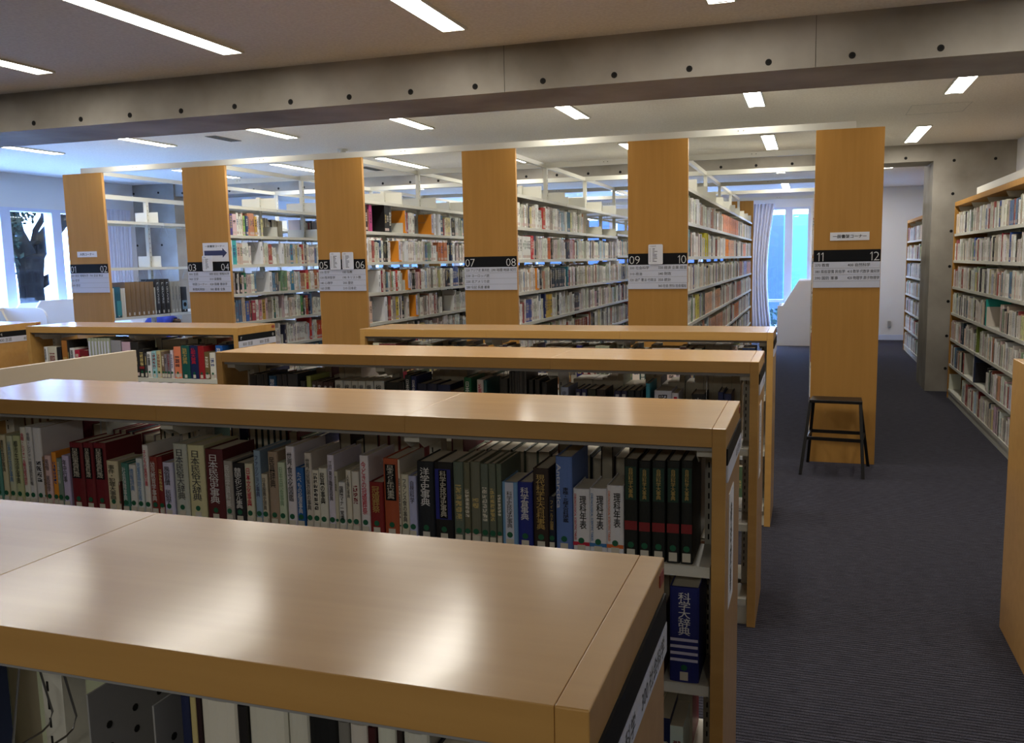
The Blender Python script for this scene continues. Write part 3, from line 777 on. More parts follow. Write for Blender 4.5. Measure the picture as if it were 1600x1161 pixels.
def full_book(x, y, z, face, w, h, d, col, title, style, label, cat='book', group=None):
    """a near book with cover, pages, stickers and lettering as parts"""
    c = lin(col); sd_ = random.random()
    pale = sum(col) > 330
    random_ink = lin(random.choice([(30, 30, 40), (120, 30, 40), (40, 60, 120)])) if pale else lin(random.choice([(210, 205, 190), (190, 170, 110)]))
    me = cover_mesh('book_cover', w, h, d, c, sd_, random_ink, marks=(title == '' and style not in ('circ', 's7', 'y')))
    o = link('book', me); o.location = (x, y, z); o.rotation_euler = (0, 0, DIRS[face])
    tag(o, label, cat, group)
    t = min(0.003, w*0.12); r = min(0.006, w*0.18)
    MB().box(-w/2+t, w/2-t, r+t, d-0.004, 0.003, h-0.004).build('page_block', 'pages', o)
    yf = -0.0004
    st = MB(); st.disc((0, yf-0.0003, 0.042), min(0.0085, w*0.42), 'y', 0.0007, 16)
    st.build('round_sticker', 'sticker', o)
    lb = MB(); lw = min(w*0.42, 0.011); lb.box(-lw, lw, yf-0.0006, yf+0.0002, 0.006, 0.030); lb.build('call_number_label', 'call', o)
    mats = {'d': 'ink', 'b': 'blue_ink', 'r': 'red_ink', 'g': 'sign_grey', 'w': 'white_ink', 'bk': 'call', 'bp': 'call', 'wp': 'ink', 'y': 'gold', 'v': 'navy_ink', 'gr': 'green_ink', 'bold': 'ink', 'bl': 'ink', 'rb': 'gold', 'rb2': 'gold', 'k1': 'ink', 'k2': 'ink', 'k3': 'ink', 'ro': 'ink', 's7': 'ink', 'circ': 'gold', '': 'ink', 'hi': 'white_ink'}
    if style == 'bk':
        MB().box(-w*0.34, w*0.34, yf-0.0005, yf, h*0.48, h*0.93).build('title_panel', 'black', o)
    if style == 'bp':
        p = MB(); p.box(-w*0.42, w*0.42, yf-0.0004, yf, h*0.30, h*0.92); p.build('title_panel', 'navy_cloth', o)
        p = MB(); p.box(-w*0.22, w*0.22, yf-0.0007, yf-0.0003, h*0.31, h*0.91); p.build('title_strip', 'black', o)
    if style == 'wp':
        p = MB(); p.box(-w*0.27, w*0.27, yf-0.0005, yf, 0.0, h); p.build('title_panel', 'sign_white', o)
    if style in ('rb', 'rb2'):
        p = MB(); p.box(-w*0.46, w*0.46, yf-0.0006, yf, h*0.30, h*0.39); p.build('red_band', 'red_band', o)
        if style == 'rb': MB().box(-w*0.40, w*0.40, yf-0.0004, yf, h*0.60, h*0.93).build('title_panel', 'green_cloth', o)
    if style in ('k1', 'k2', 'k3'):
        p = MB(); p.box(-w/2, w/2, yf-0.0005, yf+0.001, 0.028, 0.038); p.build('colour_band', {'k1': 'red_ink', 'k2': 'blue_ink', 'k3': 'orange'}[style], o)
        e = MB(); put_text(e, 'CHRONOLOGICAL SCIENTIFIC TABLES', (-w*0.42, yf-0.0006, h*0.93), (0, 0, -1), w=h*0.70, h=w*0.13, uz=(1, 0, 0), bold=0.02)
        tmesh(e, 'side_lettering', {'k1': 'red_ink', 'k2': 'blue_ink', 'k3': 'orange'}[style], o)
    if style == 'bl':
        e = MB(); put_text(e, 'Antarctica', (-w*0.42, yf-0.0006, h*0.93), (0, 0, -1), w=h*0.46, h=w*0.26, uz=(1, 0, 0), bold=0.02)
        tmesh(e, 'side_lettering', 'sign_white', o)
    if style == 'circ':
        MB().disc((0, yf-0.0005, h*0.42), w*0.36, 'y', 0.0006, 18).build('round_emblem', 'gold', o)
    if style == 'ro':
        MB().box(-w*0.2, w*0.3, yf-0.0006, yf, h*0.55, h*0.93).build('title_panel', 'red_ink', o)
    if style == 's7':
        MB().box(-w*0.3, w*0.3, yf-0.0006, yf, h*0.5, h*0.92).build('title_panel', 'sign_white', o)
        MB().box(-w*0.48, w*0.48, yf-0.0005, yf, 0.0, h*0.42).build('foot_band', 'teal_band', o)
    if title:
        e = MB(); L_ = len(title)
        frac = {'hi': (0.50, 0.45, 0.42), 'bk': (0.50, 0.42, 0.5), 'k1': (0.40, 0.50, 0.42), 'k2': (0.40, 0.50, 0.42), 'k3': (0.40, 0.50, 0.42), 'rb': (0.62, 0.30, 0.35), 'wp': (0.32, 0.55, 0.36), 'bp': (0.33, 0.57, 0.34), 'bl': (0.33, 0.36, 0.34)}.get(style, (0.27 if L_ > 5 else 0.45, 0.66 if L_ > 5 else 0.48, 0.56))
        z0, zh_, wf = frac
        tw = w*wf; th = min(h*zh_, tw*L_*1.25)
        x0 = -tw/2 + (w*0.12 if style in ('k1', 'k2', 'k3', 'bl') else 0)
        z0_ = h*(z0+zh_)-th
        put_text(e, title, (x0, yf-0.0009, z0_), (1, 0, 0), w=tw, h=th, bold=0.012 if style in ('bold', 'k1', 'k2', 'k3', 'bl', 'r') else 0.004, vertical=True)
        tmesh(e, 'title_lettering', mats.get(style, 'ink'), o)
    return o
MT['navy_cloth'] = mat('blue_cloth_panel', (26, 34, 130), 0.6)
MT['green_cloth'] = mat('dark_green_panel', (22, 58, 46), 0.6)
MT['red_band'] = mat('red_band', (130, 30, 34), 0.6)
MT['orange'] = mat('orange_ink', (215, 110, 50), 0.5)
MT['teal_band'] = mat('teal_band', (90, 165, 180), 0.5)
MT['orange_plate'] = mat('orange_plastic', (232, 148, 42), 0.45)
MT['lav'] = mat('pale_lavender_card', (205, 203, 228), 0.5)

# ---------------------------------------------------------------- low double-sided bookcases
H = 1.163; LZ = [0.787, 0.455, 0.12]
def wire_loop(mb, x, y0, y1, ztop, zbot, r=0.0016):
    m_ = (y0+y1)/2
    mb.tube([(x, m_-0.02, ztop), (x, m_-0.03, ztop-0.03), (x, y0, zbot+0.02), (x, y0+0.008, zbot+0.004), (x, y0+0.02, zbot), (x, y1-0.02, zbot), (x, y1-0.008, zbot+0.004), (x, y1, zbot+0.02), (x, m_+0.03, ztop-0.03), (x, m_+0.02, ztop)], r, 6)
def low_bookcase(x0, x1, y0, y1, label, bays=3, sign=None, sheet=False, loops=()):
    t = thing('low_bookcase', label, 'bookcase', ((x0+x1)/2, (y0+y1)/2, 0), 0, 'waist-high double-sided bookcases')
    ox, oy = (x0+x1)/2, (y0+y1)/2
    def B(a, b_, c, d, e, f, name, m_, bev=0, parent=t):
        return MB().box(a-ox, b_-ox, c-oy, d-oy, e, f).build(name, m_, parent, bev)
    e = 0.036
    xi0, xi1 = x0+e, x1-e
    bw = (xi1-xi0)/bays
    for k in range(bays):
        B(xi0+k*bw+0.0002, xi0+(k+1)*bw-0.0002, y0, y1, H-0.050, H, 'top_board', 'wood', 0.001)
    for a in (x0, x1-e):
        B(a, a+e, y0, y1, 0.0, H, 'end_panel', 'wood', 0.002)
    for yy in (y0+0.018, y1-0.034):
        B(xi0, xi1, yy, yy+0.016, H-0.064, H-0.050, 'under_rail', 'grey_metal')
    for k in range(bays+1):
        xc = min(max(xi0+k*bw, xi0+0.02), xi1-0.02)
        mb = MB(); mb.box(xc-0.02-ox, xc+0.02-ox, -0.022, 0.022, 0.0, H-0.05)
        z = 0.2
        while z < 1.08:
            for s in (-1, 1): mb.box(xc-ox-0.011, xc-ox-0.007, s*0.0222, s*0.0228, z, z+0.016, 1)
            z += 0.03
        mb.build('upright', ['white_metal', 'slot'], t)
        # shelf brackets under the top board
        for s in (-1, 1):
            mb = MB()
            pts = [(s*0.024, H-0.064), (s*0.185, H-0.064), (s*0.185, H-0.085), (s*0.15, H-0.108), (s*0.024, H-0.112)]
            mb.prism(pts, 'x', xc-ox-0.024, xc-ox-0.0215)
            mb.prism(pts, 'x', xc-ox+0.0215, xc-ox+0.024)
            mb.box(xc-ox-0.024, xc-ox+0.024, min(s*0.187, s*0.185), max(s*0.187, s*0.185), H-0.085, H-0.064)
            mb.build('top_bracket', 'white_metal', t)
    for li, z in enumerate(LZ):
        for k in range(bays):
            for s in (-1, 1):
                mb = MB(); a, b_ = (0.026, 0.218)
                ya, yb = sorted((s*a, s*b_))
                mb.box(xi0+k*bw+0.004-ox, xi0+(k+1)*bw-0.004-ox, ya, yb, z-0.004, z)
                yf = s*b_
                mb.box(xi0+k*bw+0.004-ox, xi0+(k+1)*bw-0.004-ox, min(yf, yf-s*0.003), max(yf, yf-s*0.003), z-0.030, z-0.0035)
                mb.build('shelf', 'white_metal', t)
    B(xi0, xi1, y0+0.03, y1-0.03, 0.0, 0.085, 'plinth', 'white_metal')
    if sign:
        sx = x1-ox
        MB().box(sx, sx+0.004, y0-oy+0.006, y1-oy-0.006, 1.066, 1.110).build('black_sign_strip', 'black', t)
        w_ = MB().box(sx, sx+0.005, y0-oy+0.006, y1-oy-0.006, 1.021, 1.066).build('white_sign_strip', 'sign_white', t)
        e_ = MB()
        for txt, yy in sign[0]:
            put_text(e_, txt, (sx+0.0056, yy, 1.029), (0, 1, 0), h=0.029)
        tmesh(e_, 'sign_lettering', 'sign_grey', w_)
        if sign[1]:
            e_ = MB()
            for txt, yy in sign[1]: put_text(e_, txt, (sx+0.0046, yy, 1.076), (0, 1, 0), h=0.020)
            tmesh(e_, 'number_lettering', 'white_ink', t)
        MB().box(sx, sx+0.0015, y1-oy-0.045, y1-oy-0.012, 1.132, 1.150).build('red_sticker', 'red_tape', t)
    if sheet:
        sx = x1-ox
        MB().box(sx, sx+0.0015, y0-oy+0.10, y0-oy+0.24, 0.64, 0.965).build('notice_sheet', 'paper', t)
        e_ = MB(); put_text(e_, '参考図書', (sx+0.002, y0-oy+0.135, 0.67), (0, 1, 0), w=0.05, h=0.26, vertical=True, bold=0.01)
        tmesh(e_, 'notice_lettering', 'ink', t)
    for x, s in loops:
        mb = MB(); wire_loop(mb, x-ox, *sorted((s*0.06, s*0.17)), H-0.07, H-0.24)
        mb.build('wire_book_support', 'wire', t)
    return t
SGN = ([('300 社会科学', 0.02), ('300 社会科学', -0.20)], None)
low_bookcase(-2.884, -0.196, 0.776, 1.235, 'nearest waist-high beech bookcase with a glossy top across the foreground', sign=SGN, loops=[(-1.02, -1), (-1.065, -1)])
for xp_ in (-0.845, -0.745):
    mb = MB(); mb.box(xp_, xp_+0.0025, 0.80, 0.965, 0.788, 1.075)
    for r_ in range(5):
        for c_ in range(3): mb.disc((xp_+0.0028, 0.83+c_*0.045, 0.90+r_*0.03), 0.005, 'x', 0.0006, 8, 1)
    tag(mb.build('book_stop', ['grey_metal', 'slot']), '%s grey perforated steel book stop under the top of the nearest bookcase' % ('left' if xp_ < -0.8 else 'right'), 'book stop')
low_bookcase(-2.884, -0.196, 2.233, 2.693, 'second waist-high beech bookcase, the one with the long row of encyclopedias', sign=([('400 自然科学', 0.02)], None), sheet=True, loops=[(-1.96, -1), (-2.2, 1)])
low_bookcase(-2.892, -0.196, 3.72, 4.18, 'third waist-high beech bookcase, behind the row of encyclopedias', sign=([('200 歴史', 0.02)], None), sheet=True, loops=[(-2.49, -1), (-1.36, -1), (-0.42, -1), (-2.44, 1), (-0.9, 1)])
low_bookcase(-2.88, -0.196, 5.203, 5.662, 'fourth waist-high beech bookcase, directly in front of the tall ranges', sign=([('100 哲学', 0.02)], None), loops=[(-2.42, -1), (-0.7, -1)])
low_bookcase(-5.776, -3.85, 5.203, 5.662, 'left waist-high beech bookcase holding foreign dictionaries, with an 800 sign', bays=2, sign=([('800 言語', -0.18), ('800 言語', 0.02)], [('r', -0.20), ('o', 0.18)]))
low_bookcase(-8.05, -6.12, 5.203, 5.662, 'far left waist-high beech bookcase cut off by the left edge', bays=2, sign=([('800 言語', -0.18), ('800 言語', 0.05)], [('q', -0.16)]))
low_bookcase(0.808, 2.13, 3.55, 4.01, 'waist-high beech bookcase at the right edge with a scuffed end panel', bays=1)

def clip_rows(rows):
    rows = sorted(rows, key=lambda r: r[0]); out = []
    for i, r in enumerate(rows):
        r = list(r)
        if out and r[0] < out[-1][1]+0.0008:
            if r[0] > out[-1][0]+0.006: out[-1][1] = r[0]-0.0008
            else: r[0] = out[-1][1]+0.0008
        if r[1]-r[0] < 0.005: r[1] = r[0]+0.006
        out.append(r)
    for i in range(len(out)-1):
        if out[i][1] > out[i+1][0]-0.0005: out[i][1] = out[i+1][0]-0.0008
    return [r for r in out if r[1]-r[0] > 0.004]
def describe(col, w, h):
    th = 'thin ' if w < 0.019 else 'thick ' if w > 0.036 else ''
    tl = 'short ' if h < 0.185 else 'tall ' if h > 0.262 else ''
    return tl+th+cname(col)
ORDW = ['', '', 'second', 'third', 'fourth', 'fifth', 'sixth', 'seventh', 'eighth', 'ninth', 'tenth']
def label_row(items, where, end='left', group=None):
    """items: (w,h,col,title) in order; one label each"""
    ds = [describe(c, w_, h_) for (w_, h_, c, t_) in items]
    labs = []; n = len(items)
    for i, (w_, h_, c, t_) in enumerate(items):
        if t_ and sum(1 for q in items if q[3] == t_) == 1: l = '%s book titled %s %s' % (ds[i], t_, where)
        else:
            sn = lambda c_: cname(c_).replace('pale ', '').replace('dark ', '')
            a = sn(items[i-1][2]) if i else 'end'; b_ = sn(items[i+1][2]) if i < n-1 else 'end'
            nb = 'between %s and %s' % (a, b_) if a != 'end' and b_ != 'end' else ('beside the left end' if a == 'end' else 'beside the right end')
            l = '%s book %s, %s' % (ds[i], nb, where)
        labs.append(l)
    out = []
    for i, l in enumerate(labs):
        same = [k for k, q in enumerate(labs) if q == l]
        if len(same) > 1:
            r = same.index(i)+1
            nth = 'leftmost' if r == 1 else 'rightmost' if r == len(same) else (ORDW[r] if r < len(ORDW) else '%dth' % r)
            l = '%s %s' % (nth, l)
        out.append(l)
    return out
BRX = [-2.828, -1.976, -1.104, -0.252, -5.72, -4.813, -3.906]
def place_table(rows, yf, zb, where, group, dmax=0.185):
    rows = clip_rows(rows)
    labs = label_row([(r[1]-r[0], r[2], r[3], r[4]) for r in rows], where)
    for r, lb in zip(rows, labs):
        w_ = r[1]-r[0]; h_ = min(r[2], 0.311)
        if any(r[1] > bx_-0.027 and r[0] < bx_+0.027 for bx_ in BRX): h_ = min(h_, 0.262)
        d = min(dmax, max(0.115, h_*0.72))
        full_book((r[0]+r[1])/2, yf+random.uniform(0, 0.004), zb+0.0005, '-y', w_, h_, d, r[3], r[4], r[5], lb, 'book', group)
place_table(S2F, 2.250, 0.787, 'on the second bookcase', 'reference books facing the front on the second low bookcase')
place_table(S3F, 3.737, 0.787, 'on the third bookcase', 'reference books facing the front on the third low bookcase')
place_table(S5F, 5.220, 0.787, 'on the left bookcase', 'dictionaries on the left low bookcase')
# single books lower down at the aisle end of the second bookcase
b1 = full_book(-0.303, 2.250, 0.4555, '-y', 0.078, 0.268, 0.185, (24, 34, 110), '科学大辞典', 'hi', 'very thick navy book titled 科学大辞典 with pale stripes on the lower shelf', 'book')
st = MB()
for k in range(4): st.box(-0.037, 0.037, -0.0012, -0.0006, 0.060+k*0.019, 0.068+k*0.019)
st.build('pale_stripe', 'lav', b1)
full_book(-0.372, 2.252, 0.4555, '-y', 0.022, 0.19, 0.14, (70, 34, 60), '', '', 'thin dark purple book left of the very thick navy 科学大辞典', 'book')
# row on the nearest bookcase, seen just under its top
S1F = [(-0.700, -0.688, 0.309, (28, 36, 70), '', ''), (-0.687, -0.679, 0.309, (190, 175, 120), '', ''), (-0.678, -0.672, 0.309, (40, 20, 22), '', ''), (-0.671, -0.621, 0.311, (214, 210, 196), '', ''), (-0.620, -0.608, 0.309, (30, 28, 28), '', ''), (-0.607, -0.556, 0.311, (206, 204, 190), '', ''),
       (-0.5555, -0.552, 0.311, (206, 204, 190), '', ''), (-0.553, -0.527, 0.311, (200, 198, 184), '', ''), (-0.526, -0.490, 0.311, (18, 20, 20), '', ''), (-0.489, -0.475, 0.309, (120, 118, 112), '', ''), (-0.474, -0.452, 0.309, (196, 190, 180), '', ''), (-0.451, -0.442, 0.309, (60, 20, 20), '', ''),
       (-0.441, -0.418, 0.311, (200, 202, 188), '', ''), (-0.417, -0.411, 0.309, (50, 40, 36), '', ''), (-0.410, -0.380, 0.309, (196, 196, 184), '', ''), (-0.378, -0.33, .29, (26, 28, 40), '', ''), (-0.328, -0.29, .28, (30, 30, 32), '', '')]
place_table([r for r in S1F if r[1]-r[0] > 0.005], 0.793, 0.787, 'on the nearest bookcase', 'large volumes on the nearest low bookcase')

# ---- generated rows
PAL_REF = [(40, 40, 44), (28, 32, 50), (60, 30, 32), (90, 96, 86), (150, 146, 132), (205, 200, 186), (30, 60, 60), (120, 70, 40), (170, 165, 150), (34, 40, 84), (215, 212, 205), (110, 20, 30)]
def gen_row(rs, a, b_, pal, wr, hr, run=0.35):
    x = a+0.004; out = []; col = None; h_ = None; w_ = None; left = 0
    while True:
        if left <= 0:
            col = rs.choice(pal); col = tuple(max(8, min(238, c+rs.randint(-12, 12))) for c in col)
            w_ = rs.uniform(*wr); h_ = rs.uniform(*hr)
            left = rs.randint(2, 6) if rs.random() < run*0.5 else 1
        if x+w_ > b_-0.004: break
        out.append([x, x+w_, h_+rs.uniform(-.002, .002), col, '', ''])
        x += w_+0.0008; left -= 1
    return out
LOWX = [(-2.848+k*0.872, -2.848+(k+1)*0.872) for k in range(3)]
def back_row(yb, label, seed_, xs=LOWX, zb=0.787, hr=(0.2, 0.285)):
    rs = random.Random(seed_); rows = []
    for a, b_ in xs: rows += gen_row(rs, a+0.03, b_-0.05, PAL_REF, (0.022, 0.055), hr, 0.5)
    labs = label_row([(r[1]-r[0], r[2], r[3], '') for r in rows], label)
    for r, lb in zip(rows, labs):
        full_book((r[0]+r[1])/2, yb, zb+0.0005, '+y', r[1]-r[0], r[2], min(0.185, r[2]*0.7), r[3], '', '', lb, 'book', 'reference books facing away, %s' % label)
back_row(2.676, 'far side of second bookcase', 11)
# ---------------------------------------------------------------- tall ranges
XP = [-7.130, -5.701, -4.271, -2.841, -1.412, 0.018]; WP = 0.479; YP = 7.009; YE = 15.24
ZT = [2.165, 1.889, 1.611, 1.331, 1.055, 0.778, 0.50, 0.12]     # shelf tops from the top down
Y0 = 7.045; BAY = (YE-0.02-Y0)/10
NAMES = ['01-02', '03-04', '05-06', '07-08', '09-10', '11-12']
SIGN = [
 ([('000 総記 情報科学', '700 芸術 美術'), ('100 哲学', ''), ('200 歴史', ''), ('', '')]),
 ([('800 言語', '000 総記 情報科学'), ('900 文学', '010 図書館'), ('     地図コーナー', '020 図書 書誌学'), ('     新聞縮刷版', '080 叢書 全集')]),
 ([('100 哲学', '180 仏教'), ('130 西洋哲学', '190 キリスト教'), ('140 心理学', '200 歴史'), ('160 宗教', '210 日本史')]),
 ([('220 アジア史 東洋史', '290 地理 地誌 紀行'), ('230 ヨーロッパ史', ''), ('250 北アメリカ史', ''), ('280 伝記 系譜 叢書', '')]),
 ([('300 社会科学', '330 経済 企業 経営'), ('310 政治', '340 財政'), ('320 法律 憲法 行政法', '350 統計'), ('', '360 社会 労働 社会福祉')]),
 ([('370 教育', '400 自然科学'), ('380 風俗習慣 民俗学', '410 数学 代数学 幾何学'), ('390 国防 軍事', '420 物理学 原子物理学'), ('', '')])]
WL = {0: [(7.60, 1.595, 1), (7.98, 2.065, 1), (7.64, 1.595, -1), (8.05, 1.595, 1), (8.10, 1.595, -1), (7.30, 1.595, 1), (8.3, 1.595, 1)],
      1: [(7.528, 1.885, 1), (7.645, 1.606, 1), (8.45, 1.606, 1)], 2: [(8.50, 2.16, 1), (7.83, 1.885, 1), (7.16, 1.606, 1), (7.30, 1.326, 1), (8.05, 1.326, 1), (8.4, 1.885, 1)],
      3: [(9.6, 2.16, 1), (10.95, 2.16, 1), (7.9, 1.606, 1), (8.15, 1.326, 1), (8.5, 1.326, 1)], 4: [(8.3, 2.16, 1), (9.8, 1.885, 1)]}
def tall_range(i):
    x0 = XP[i]; xc = x0+WP/2
    t = thing('tall_bookcase', 'tall double-sided white steel bookcase behind the wooden end panel numbered %s' % NAMES[i].replace('-', ' and '), 'bookcase', (xc, YP, 0), 0, 'tall library shelf ranges')
    def L_(y): return y-YP
    ep = MB().box(-WP/2, WP/2, 0, 0.032, 0, 2.5286).build('end_panel', 'panel', t, 0.002)
    MB().box(WP/2, WP/2+0.001, 0.001, 0.031, 0.0, 2.528).build('edge_band', 'edge', ep)
    MB().box(-WP/2, WP/2, YE-YP-0.032, YE-YP, 0, 2.5286).build('end_panel', 'panel', t, 0.002)
    # sign on the near end panel
    sg = MB().box(-WP/2+0.002, WP/2-0.002, -0.005, 0, 1.550, 1.640).build('number_sign', 'black', t)
    e = MB(); a, b_ = NAMES[i].split('-')
    put_digits(e, a, -WP/2+0.012 if i < 5 else -WP/2+0.026, -0.0056, 1.557, 0.064)
    put_digits(e, b_, WP/2-0.010-digits_width(b_, 0.064), -0.0056, 1.557, 0.064)
    tmesh(e, 'number_lettering', 'white_ink', sg)
    pl = MB()
    pl.box(-WP/2+0.002, WP/2-0.002, -0.006, 0, 1.356, 1.550)
    for k in (1, 2, 3): pl.box(-WP/2+0.002, WP/2-0.002, -0.0064, -0.006, 1.550-k*0.0485, 1.5512-k*0.0485, 1)
    ps = pl.build('subject_sign', ['sign_white', 'sign_grey'], t)
    e = MB()
    for k, (l, r_) in enumerate(SIGN[i]):
        z = 1.550-(k+1)*0.0485+0.014
        for s_, xx, mxw in ((l, -WP/2+0.015, 0.215), (r_, 0.008, 0.225)):
            if not s_.strip(): continue
            v_, f_, asp = text_verts(s_.strip(), 0.004)
            ind = 0.03 if s_.startswith(' ') else 0
            put_text(e, s_.strip(), (xx+ind, -0.0068, z-0.002), (1, 0, 0), h=0.026, w=min(0.026*asp, mxw-ind), bold=0.004)
    tmesh(e, 'subject_lettering', 'sign_grey', ps)
    def card(x, z0, z1, wd_, title, lines, ydep=-0.010):
        cx = x-xc
        mb = MB(); pts = []; r = 0.010
        for (qx, qz, a0) in ((cx+wd_-r, z1-r, 0), (cx+r, z1-r, 90), (cx+r, z0+r, 180), (cx+wd_-r, z0+r, 270)):
            for s in range(4): an = math.radians(a0+30*s); pts.append((qx+r*math.cos(an), qz+r*math.sin(an)))
        mb.prism(pts, 'y', ydep-0.003, ydep+0.002)
        c_ = mb.build('index_card', 'paper', t)
        e = MB(); put_text(e, title, (cx+0.012, ydep-0.0035, z1-0.020), (1, 0, 0), h=0.010)
        for k in range(lines):
            z = z1-0.036-k*0.0112
            if z < z0+0.008: break
            e.box(cx+0.010, cx+0.018, ydep-0.0036, ydep-0.0033, z, z+0.003); e.box(cx+0.034, cx+0.034+random.uniform(0.012, 0.04), ydep-0.0036, ydep-0.0033, z, z+0.0045)
        tmesh(e, 'card_lettering', 'sign_grey', c_)
    if i == 0:
        s_ = MB().box(-7.023-xc, -6.777-xc, -0.003, 0, 1.709, 1.766).build('corner_sign', 'paper', t)
        e = MB(); put_text(e, '大判コーナー', (-6.99-xc, -0.0035, 1.724), (1, 0, 0), w=0.18, h=0.028, bold=0.02); tmesh(e, 'corner_lettering', 'ink', s_)
    if i == 5:
        s_ = MB().box(0.135-xc, 0.413-xc, -0.003, 0, 1.709, 1.770).build('corner_sign', 'paper', t)
        e = MB(); put_text(e, '一般書架コーナー', (0.155-xc, -0.0035, 1.725), (1, 0, 0), w=0.238, h=0.029, bold=0.02); tmesh(e, 'corner_lettering', 'ink', s_)
    if i == 1:
        s_ = MB().box(-5.515-xc, -5.230-xc, -0.003, -0.0015, 1.642, 1.818).build('arrow_sign', 'paper', t)
        e = MB(); put_text(e, '一般書架コーナー', (-5.49-xc, -0.0035, 1.775), (1, 0, 0), w=0.22, h=0.022, bold=0.02); tmesh(e, 'arrow_lettering', 'ink', s_)
        ar = MB(); ax0, ax1 = -5.50-xc, -5.245-xc; zc = 1.722
        ar.prism([(ax0, zc-0.023), (ax1-0.05, zc-0.023), (ax1-0.05, zc-0.045), (ax1, zc), (ax1-0.05, zc+0.045), (ax1-0.05, zc+0.023), (ax0, zc+0.023)], 'y', -0.0038, -0.003)
        ar.build('arrow', 'navy_ink', s_)
        card(-5.524, 1.553, 1.699, 0.112, '0 総記', 9, -0.008)
    if i == 2: card(-4.145, 1.549, 1.703, 0.108, '1 哲学', 10); card(-4.020, 1.549, 1.703, 0.113, '2 歴史', 10)
    if i == 4: card(-1.244, 1.552, 1.711, 0.116, '3 社会科学', 10)
    # steelwork
    zs = ZT if i else [2.07, 1.60, 1.095, 0.62, 0.12]
    ys = [Y0+k*BAY for k in range(11)]
    for k, y in enumerate(ys):
        tallp = (k % 2 == 0)
        top = 2.53 if tallp else zs[0]+0.13
        if i == 0 and k == 1: top = 2.345
        y_ = min(max(y, Y0+0.02), YE-0.075)
        mb = MB(); mb.box(-0.019, 0.019, L_(y_)-0.019, L_(y_)+0.019, 0, top)
        z = 0.2
        while z < top-0.05:
            for s in (-1, 1): mb.box(s*0.0192-0.0004, s*0.0192+0.0004, L_(y_)-0.002, L_(y_)+0.002, z, z+0.014, 1)
            z += 0.05
        mb.build('upright', ['white_metal', 'slot'], t)
        for z in zs[:(6 if i else 2)]:
            mb = MB(); hh = 0.118 if (z == zs[0] or i == 0) else 0.10
            for s in (-1, 1):
                a, c = sorted((s*0.021, s*0.205))
                if i == 0: a, c = sorted((s*0.021, s*0.15))
                mb.box(a, c, L_(y_)-0.0012, L_(y_)+0.0012, z-0.015, z+hh)
            mb.build('side_bracket', 'white_metal', t)
    for k in range(10):
        for z in zs:
            dz = 0.035 if (k >= 5 and z in (1.611, 1.889) and i in (3,)) else 0
            if k >= 6 and i == 4: dz = 0.0
            mb = MB(); a, c = L_(ys[k])+0.004, L_(ys[k+1])-0.004
            a = max(a, 0.037); c = min(c, L_(YE)-0.036)
            mb.box(-0.222, 0.222, a, c, z+dz-0.004, z+dz)
            for s in (-1, 1): mb.box(min(s*0.222, s*0.219), max(s*0.222, s*0.219), a, c, z+dz-0.028, z+dz-0.0035)
            mb.build('shelf', 'white_metal', t)
    for (yl, zl, sd) in WL.get(i, []):
        mb = MB(); x0_, x1_ = (0.055, 0.165) if sd > 0 else (-0.165, -0.055); m_ = (x0_+x1_)/2; yy = L_(yl)
        mb.tube([(m_-0.012, yy, zl-0.005), (m_-0.02, yy, zl-0.04), (x0_, yy, zl-0.125), (x0_+0.012, yy, zl-0.145), (x1_-0.012, yy, zl-0.145), (x1_, yy, zl-0.125), (m_+0.02, yy, zl-0.04), (m_+0.012, yy, zl-0.005)], 0.0015, 6)
        mb.build('wire_book_support', 'wire', t)
    MB().box(-0.20, 0.20, 0.04, L_(YE)-0.04, 0, 0.088).build('plinth', 'white_metal', t)
    if i == 0:
        mb = MB(); mb.box(-0.02, 0.02, 0.035, L_(YE)-0.05, 2.30, 2.345); mb.build('top_rail', 'white_metal', t)
    return t
for i in range(6): tall_range(i)
# bracing frame along the tops of the ranges
tf = thing('bracing_frame', 'grid of white steel bars tying the tops of the tall bookcases together', 'bracing frame', (-3.3, YP, 2.531))
yb_ = [Y0+0.02]+[Y0+BAY*k for k in (2, 4, 6, 8)]+[YE-0.055]
for k, y in enumerate(yb_):
    mb = MB(); mb.box(-6.91+3.3, 0.30+3.3, y-YP-0.045, y-YP-0.005 if k else y-YP-0.012, 0.0, 0.050)
    for x in [XP[j]+WP/2+0.62 for j in range(6)]:
        if x < 0.2:
            for dx in (0, 0.04): mb.disc((x+dx+3.3, y-YP-0.046, 0.03), 0.004, 'y', 0.002, 8, 1)
    mb.build('cross_bar', ['white_metal', 'slot'], tf)
for i in range(6):
    MB().box(XP[i]+WP/2-0.02+3.3, XP[i]+WP/2+0.02+3.3, 0.06, YE-YP-0.05, 0.0005, 0.040).build('long_bar', 'white_metal', tf)

